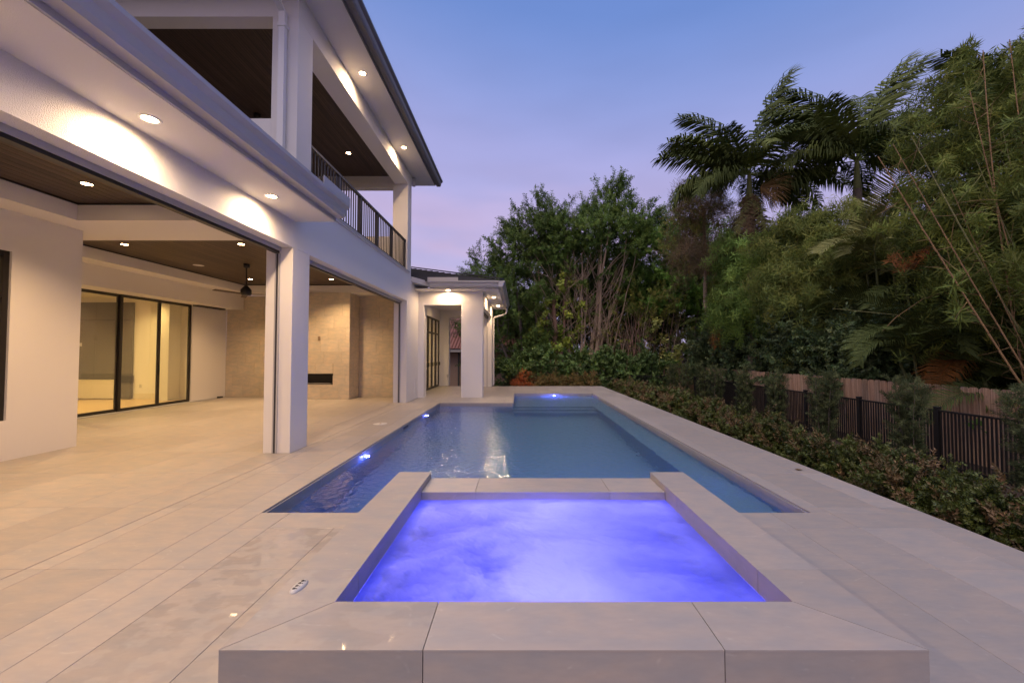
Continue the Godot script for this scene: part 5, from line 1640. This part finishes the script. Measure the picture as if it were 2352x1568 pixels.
	leafy("broad_leaf_plant", "dark broad-leaved plant under the bamboo just behind the near boards", "plant", Vector3(10.6, -0.7, -7.2), [[0, 1.5, 0, 0.9, 0.7, 1.0], [0.4, 1.0, 0.3, 0.8, 0.8, 0.8]], 110, s_broad, G, Color(0.016, 0.034, 0.010), Color(0.045, 0.085, 0.022), Vector2(0.7, 1.1), [[0, 0, 0, 1.6, 0, 0.03, 0.015]], M.grey_bark, 0, "", 5, 0.2, 0.5)
	# --- trees that close the view behind
	for b in [[14.5, -21.5, 7.2, "dark leafy tree filling the view behind the fresh green bamboo"], [15.5, -16.5, 6.8, "dark leafy tree behind the feathery bamboo and the second palm's trunk"], [14.6, -12.4, 6.6, "dark leafy tree behind the tall clumping palm"], [15.5, -8.0, 7.4, "dark leafy tree behind the near bamboo clump"], [8.0, -29.5, 8.6, "dark tree standing behind the bare saplings"], [2.2, -30.0, 9.4, "dark tree behind the fig stems"], [14.2, -27.0, 9.0, "tall dark tree behind the creeper tree"], [5.4, -28.6, 9.6, "dark tree closing the gap behind the tallest fig's stems"], [10.8, -29.2, 7.6, "dark tree behind the fresh green tree"], [-1.6, -31.0, 6.0, "dark low tree behind the fig by the wing"]]:
		var hh: float = b[2]
		leafy("background_tree", b[3], "tree", Vector3(b[0], -0.7, b[1]), [[0, hh * 0.35, 0, 2.3, hh * 0.33, 1.0], [-0.6, hh * 0.7, 0.4, 2.0, hh * 0.25, 1.0], [0.8, hh * 0.85, 0, 1.7, hh * 0.2, 0.8], [-1.4, hh * 0.3, 0.8, 1.3, hh * 0.25, 0.6]], 3600, s_ficus, L, Color(0.015, 0.027, 0.010), Color(0.044, 0.066, 0.022), Vector2(1.2, 1.9), [[0, 0, 0, hh * 0.8, 0, 0.16, 0.05]], M.grey_bark, 5, "trees behind the boundary planting", 12, 0.36)

func palm(called: String, label: String, at: Vector3, top: float, kinds: Array[Mesh], fronds: Array, skirt: bool) -> void:
	var t := thing(called, label, "palm tree", at)
	stem_to(t, "trunk", Vector3.ZERO, Vector3(0, top - 1.2, 0), 0.20, 0.15, M.grey_bark, 0.01, 6, 12)
	stem_to(t, "crownshaft", Vector3(0, top - 1.25, 0), Vector3(0, top + 0.15, 0), 0.15, 0.06, M.palm_shaft, 0.0, 5, 12)
	for f in fronds:
		var m: Material = [M.frond_dark, M.frond_dark, M.frond_green][rng.randi() % 3]
		var o := put(t, "frond", kinds[f[2]], m, Vector3(0, top - 0.05, 0))
		o.basis = Basis(Vector3.UP, deg_to_rad(f[0])) * Basis(Vector3.BACK, deg_to_rad(f[1])) * Basis(Vector3.RIGHT, rng.randf_range(-0.3, 0.3))
		o.scale = Vector3.ONE * f[3]
	if skirt:
		var dry := frond(2.5, 60, 0.42, 0.045, 0.25, 0.0, 0.9, 0.7)
		for k in 11:
			var o := put(t, "dry_frond", dry, M.frond_olive if k % 3 == 0 else M.frond_brown, Vector3(0, top - 0.65, 0))
			o.basis = Basis(Vector3.UP, TAU * k / 11.0) * Basis(Vector3.BACK, deg_to_rad(-66.0 - 5.0 * (k % 3)))
			o.scale = Vector3.ONE * rng.randf_range(0.8, 1.05)
		var st := new_st()
		for i in 120:
			var a := Vector3(0.25, top - 0.75, 0.35)
			var d := Vector3(rng.randf_range(0.2, 1.0), rng.randf_range(-0.9, 0.35), rng.randf_range(-0.35, 0.5)).normalized()
			var b := a + d * rng.randf_range(0.6, 1.0)
			var c := b + (d + Vector3.DOWN * 0.6).normalized() * 0.35
			tube(st, [a, b, c], [0.008, 0.007, 0.004], 3)
		put(t, "flower_spray", done(st), M.straw)

func areca_clump(label: String, at: Vector3, top: float, kinds: Array[Mesh], n: int, m: Material, orange: int, size := 1.0) -> void:
	var t := thing("clumping_palm", label, "palm", at)
	var heads := []
	for k in 5:
		var a := TAU * k / 5.0 + 0.4
		var foot := Vector3(0.25 * cos(a), 0, 0.25 * sin(a))
		var head := Vector3(0.6 * cos(a), top * rng.randf_range(0.75, 1.0), 0.6 * sin(a))
		stem_to(t, "stem", foot, head, 0.045, 0.03, M.palm_shaft, 0.03, 6, 7)
		heads.append(head)
	for i in n:
		var h: Vector3 = heads[i % 5]
		var az := TAU * i * 0.382 + rng.randf_range(-0.25, 0.25)
		var el := rng.randf_range(0.15, 1.25)
		var mm := m
		if orange and i == orange:
			mm = M.frond_orange
			az = PI + 0.5
			el = -0.1
		var o := put(t, "frond", kinds[i % 3], mm, h)
		o.basis = Basis(Vector3.UP, az) * Basis(Vector3.BACK, el) * Basis(Vector3.RIGHT, rng.randf_range(-0.35, 0.35))
		o.scale = Vector3.ONE * size * rng.randf_range(0.8, 1.1)

func bamboo(called: String, label: String, at: Vector3, culms: Array, blobs: Array, n: int, mesh: Mesh, c0: Color, c1: Color, sc: Vector2) -> void:
	var t := thing(called, label, "bamboo", at)
	for c in culms:      # [x0, z0, x1, y1, z1, r]
		var st := new_st()
		var a := Vector3(c[0], 0, c[1])
		var b := Vector3(c[2], c[3], c[4])
		var pts := []
		var rad := []
		var nodes := int(a.distance_to(b) / 0.34)
		for i in nodes:
			var f := float(i) / nodes
			var p := a.lerp(b, f) + Vector3(-0.25, 0.35, 0) * sin(PI * f) * 0.8
			var r: float = c[5] * 0.64 * lerpf(1.0, 0.3, f)
			pts.append_array([p, p + Vector3.UP * 0.012])
			rad.append_array([r * 1.22, r])
		tube(st, pts, rad, 6)
		for i in range(4, nodes - 1):
			for k in 2:
				if rng.randf() < 0.75:
					var p: Vector3 = pts[i * 2]
					var d := (rv() + Vector3(-0.2, 0.5, 0.2)).normalized()
					tube(st, bent(p, p + d * rng.randf_range(0.25, 0.85), 3, 0.03, 0), taper(4, 0.005, 0.002), 3)
		put(t, "culm", done(st), M.culm if rng.randf() < 0.75 else M.green_culm)
	var cr := crown_of(blobs, n, 11, 0.24, c0, c1, sc, 0.5, 0.55)
	copies(t, "foliage", mesh, M.leaf, cr[0], cr[1])
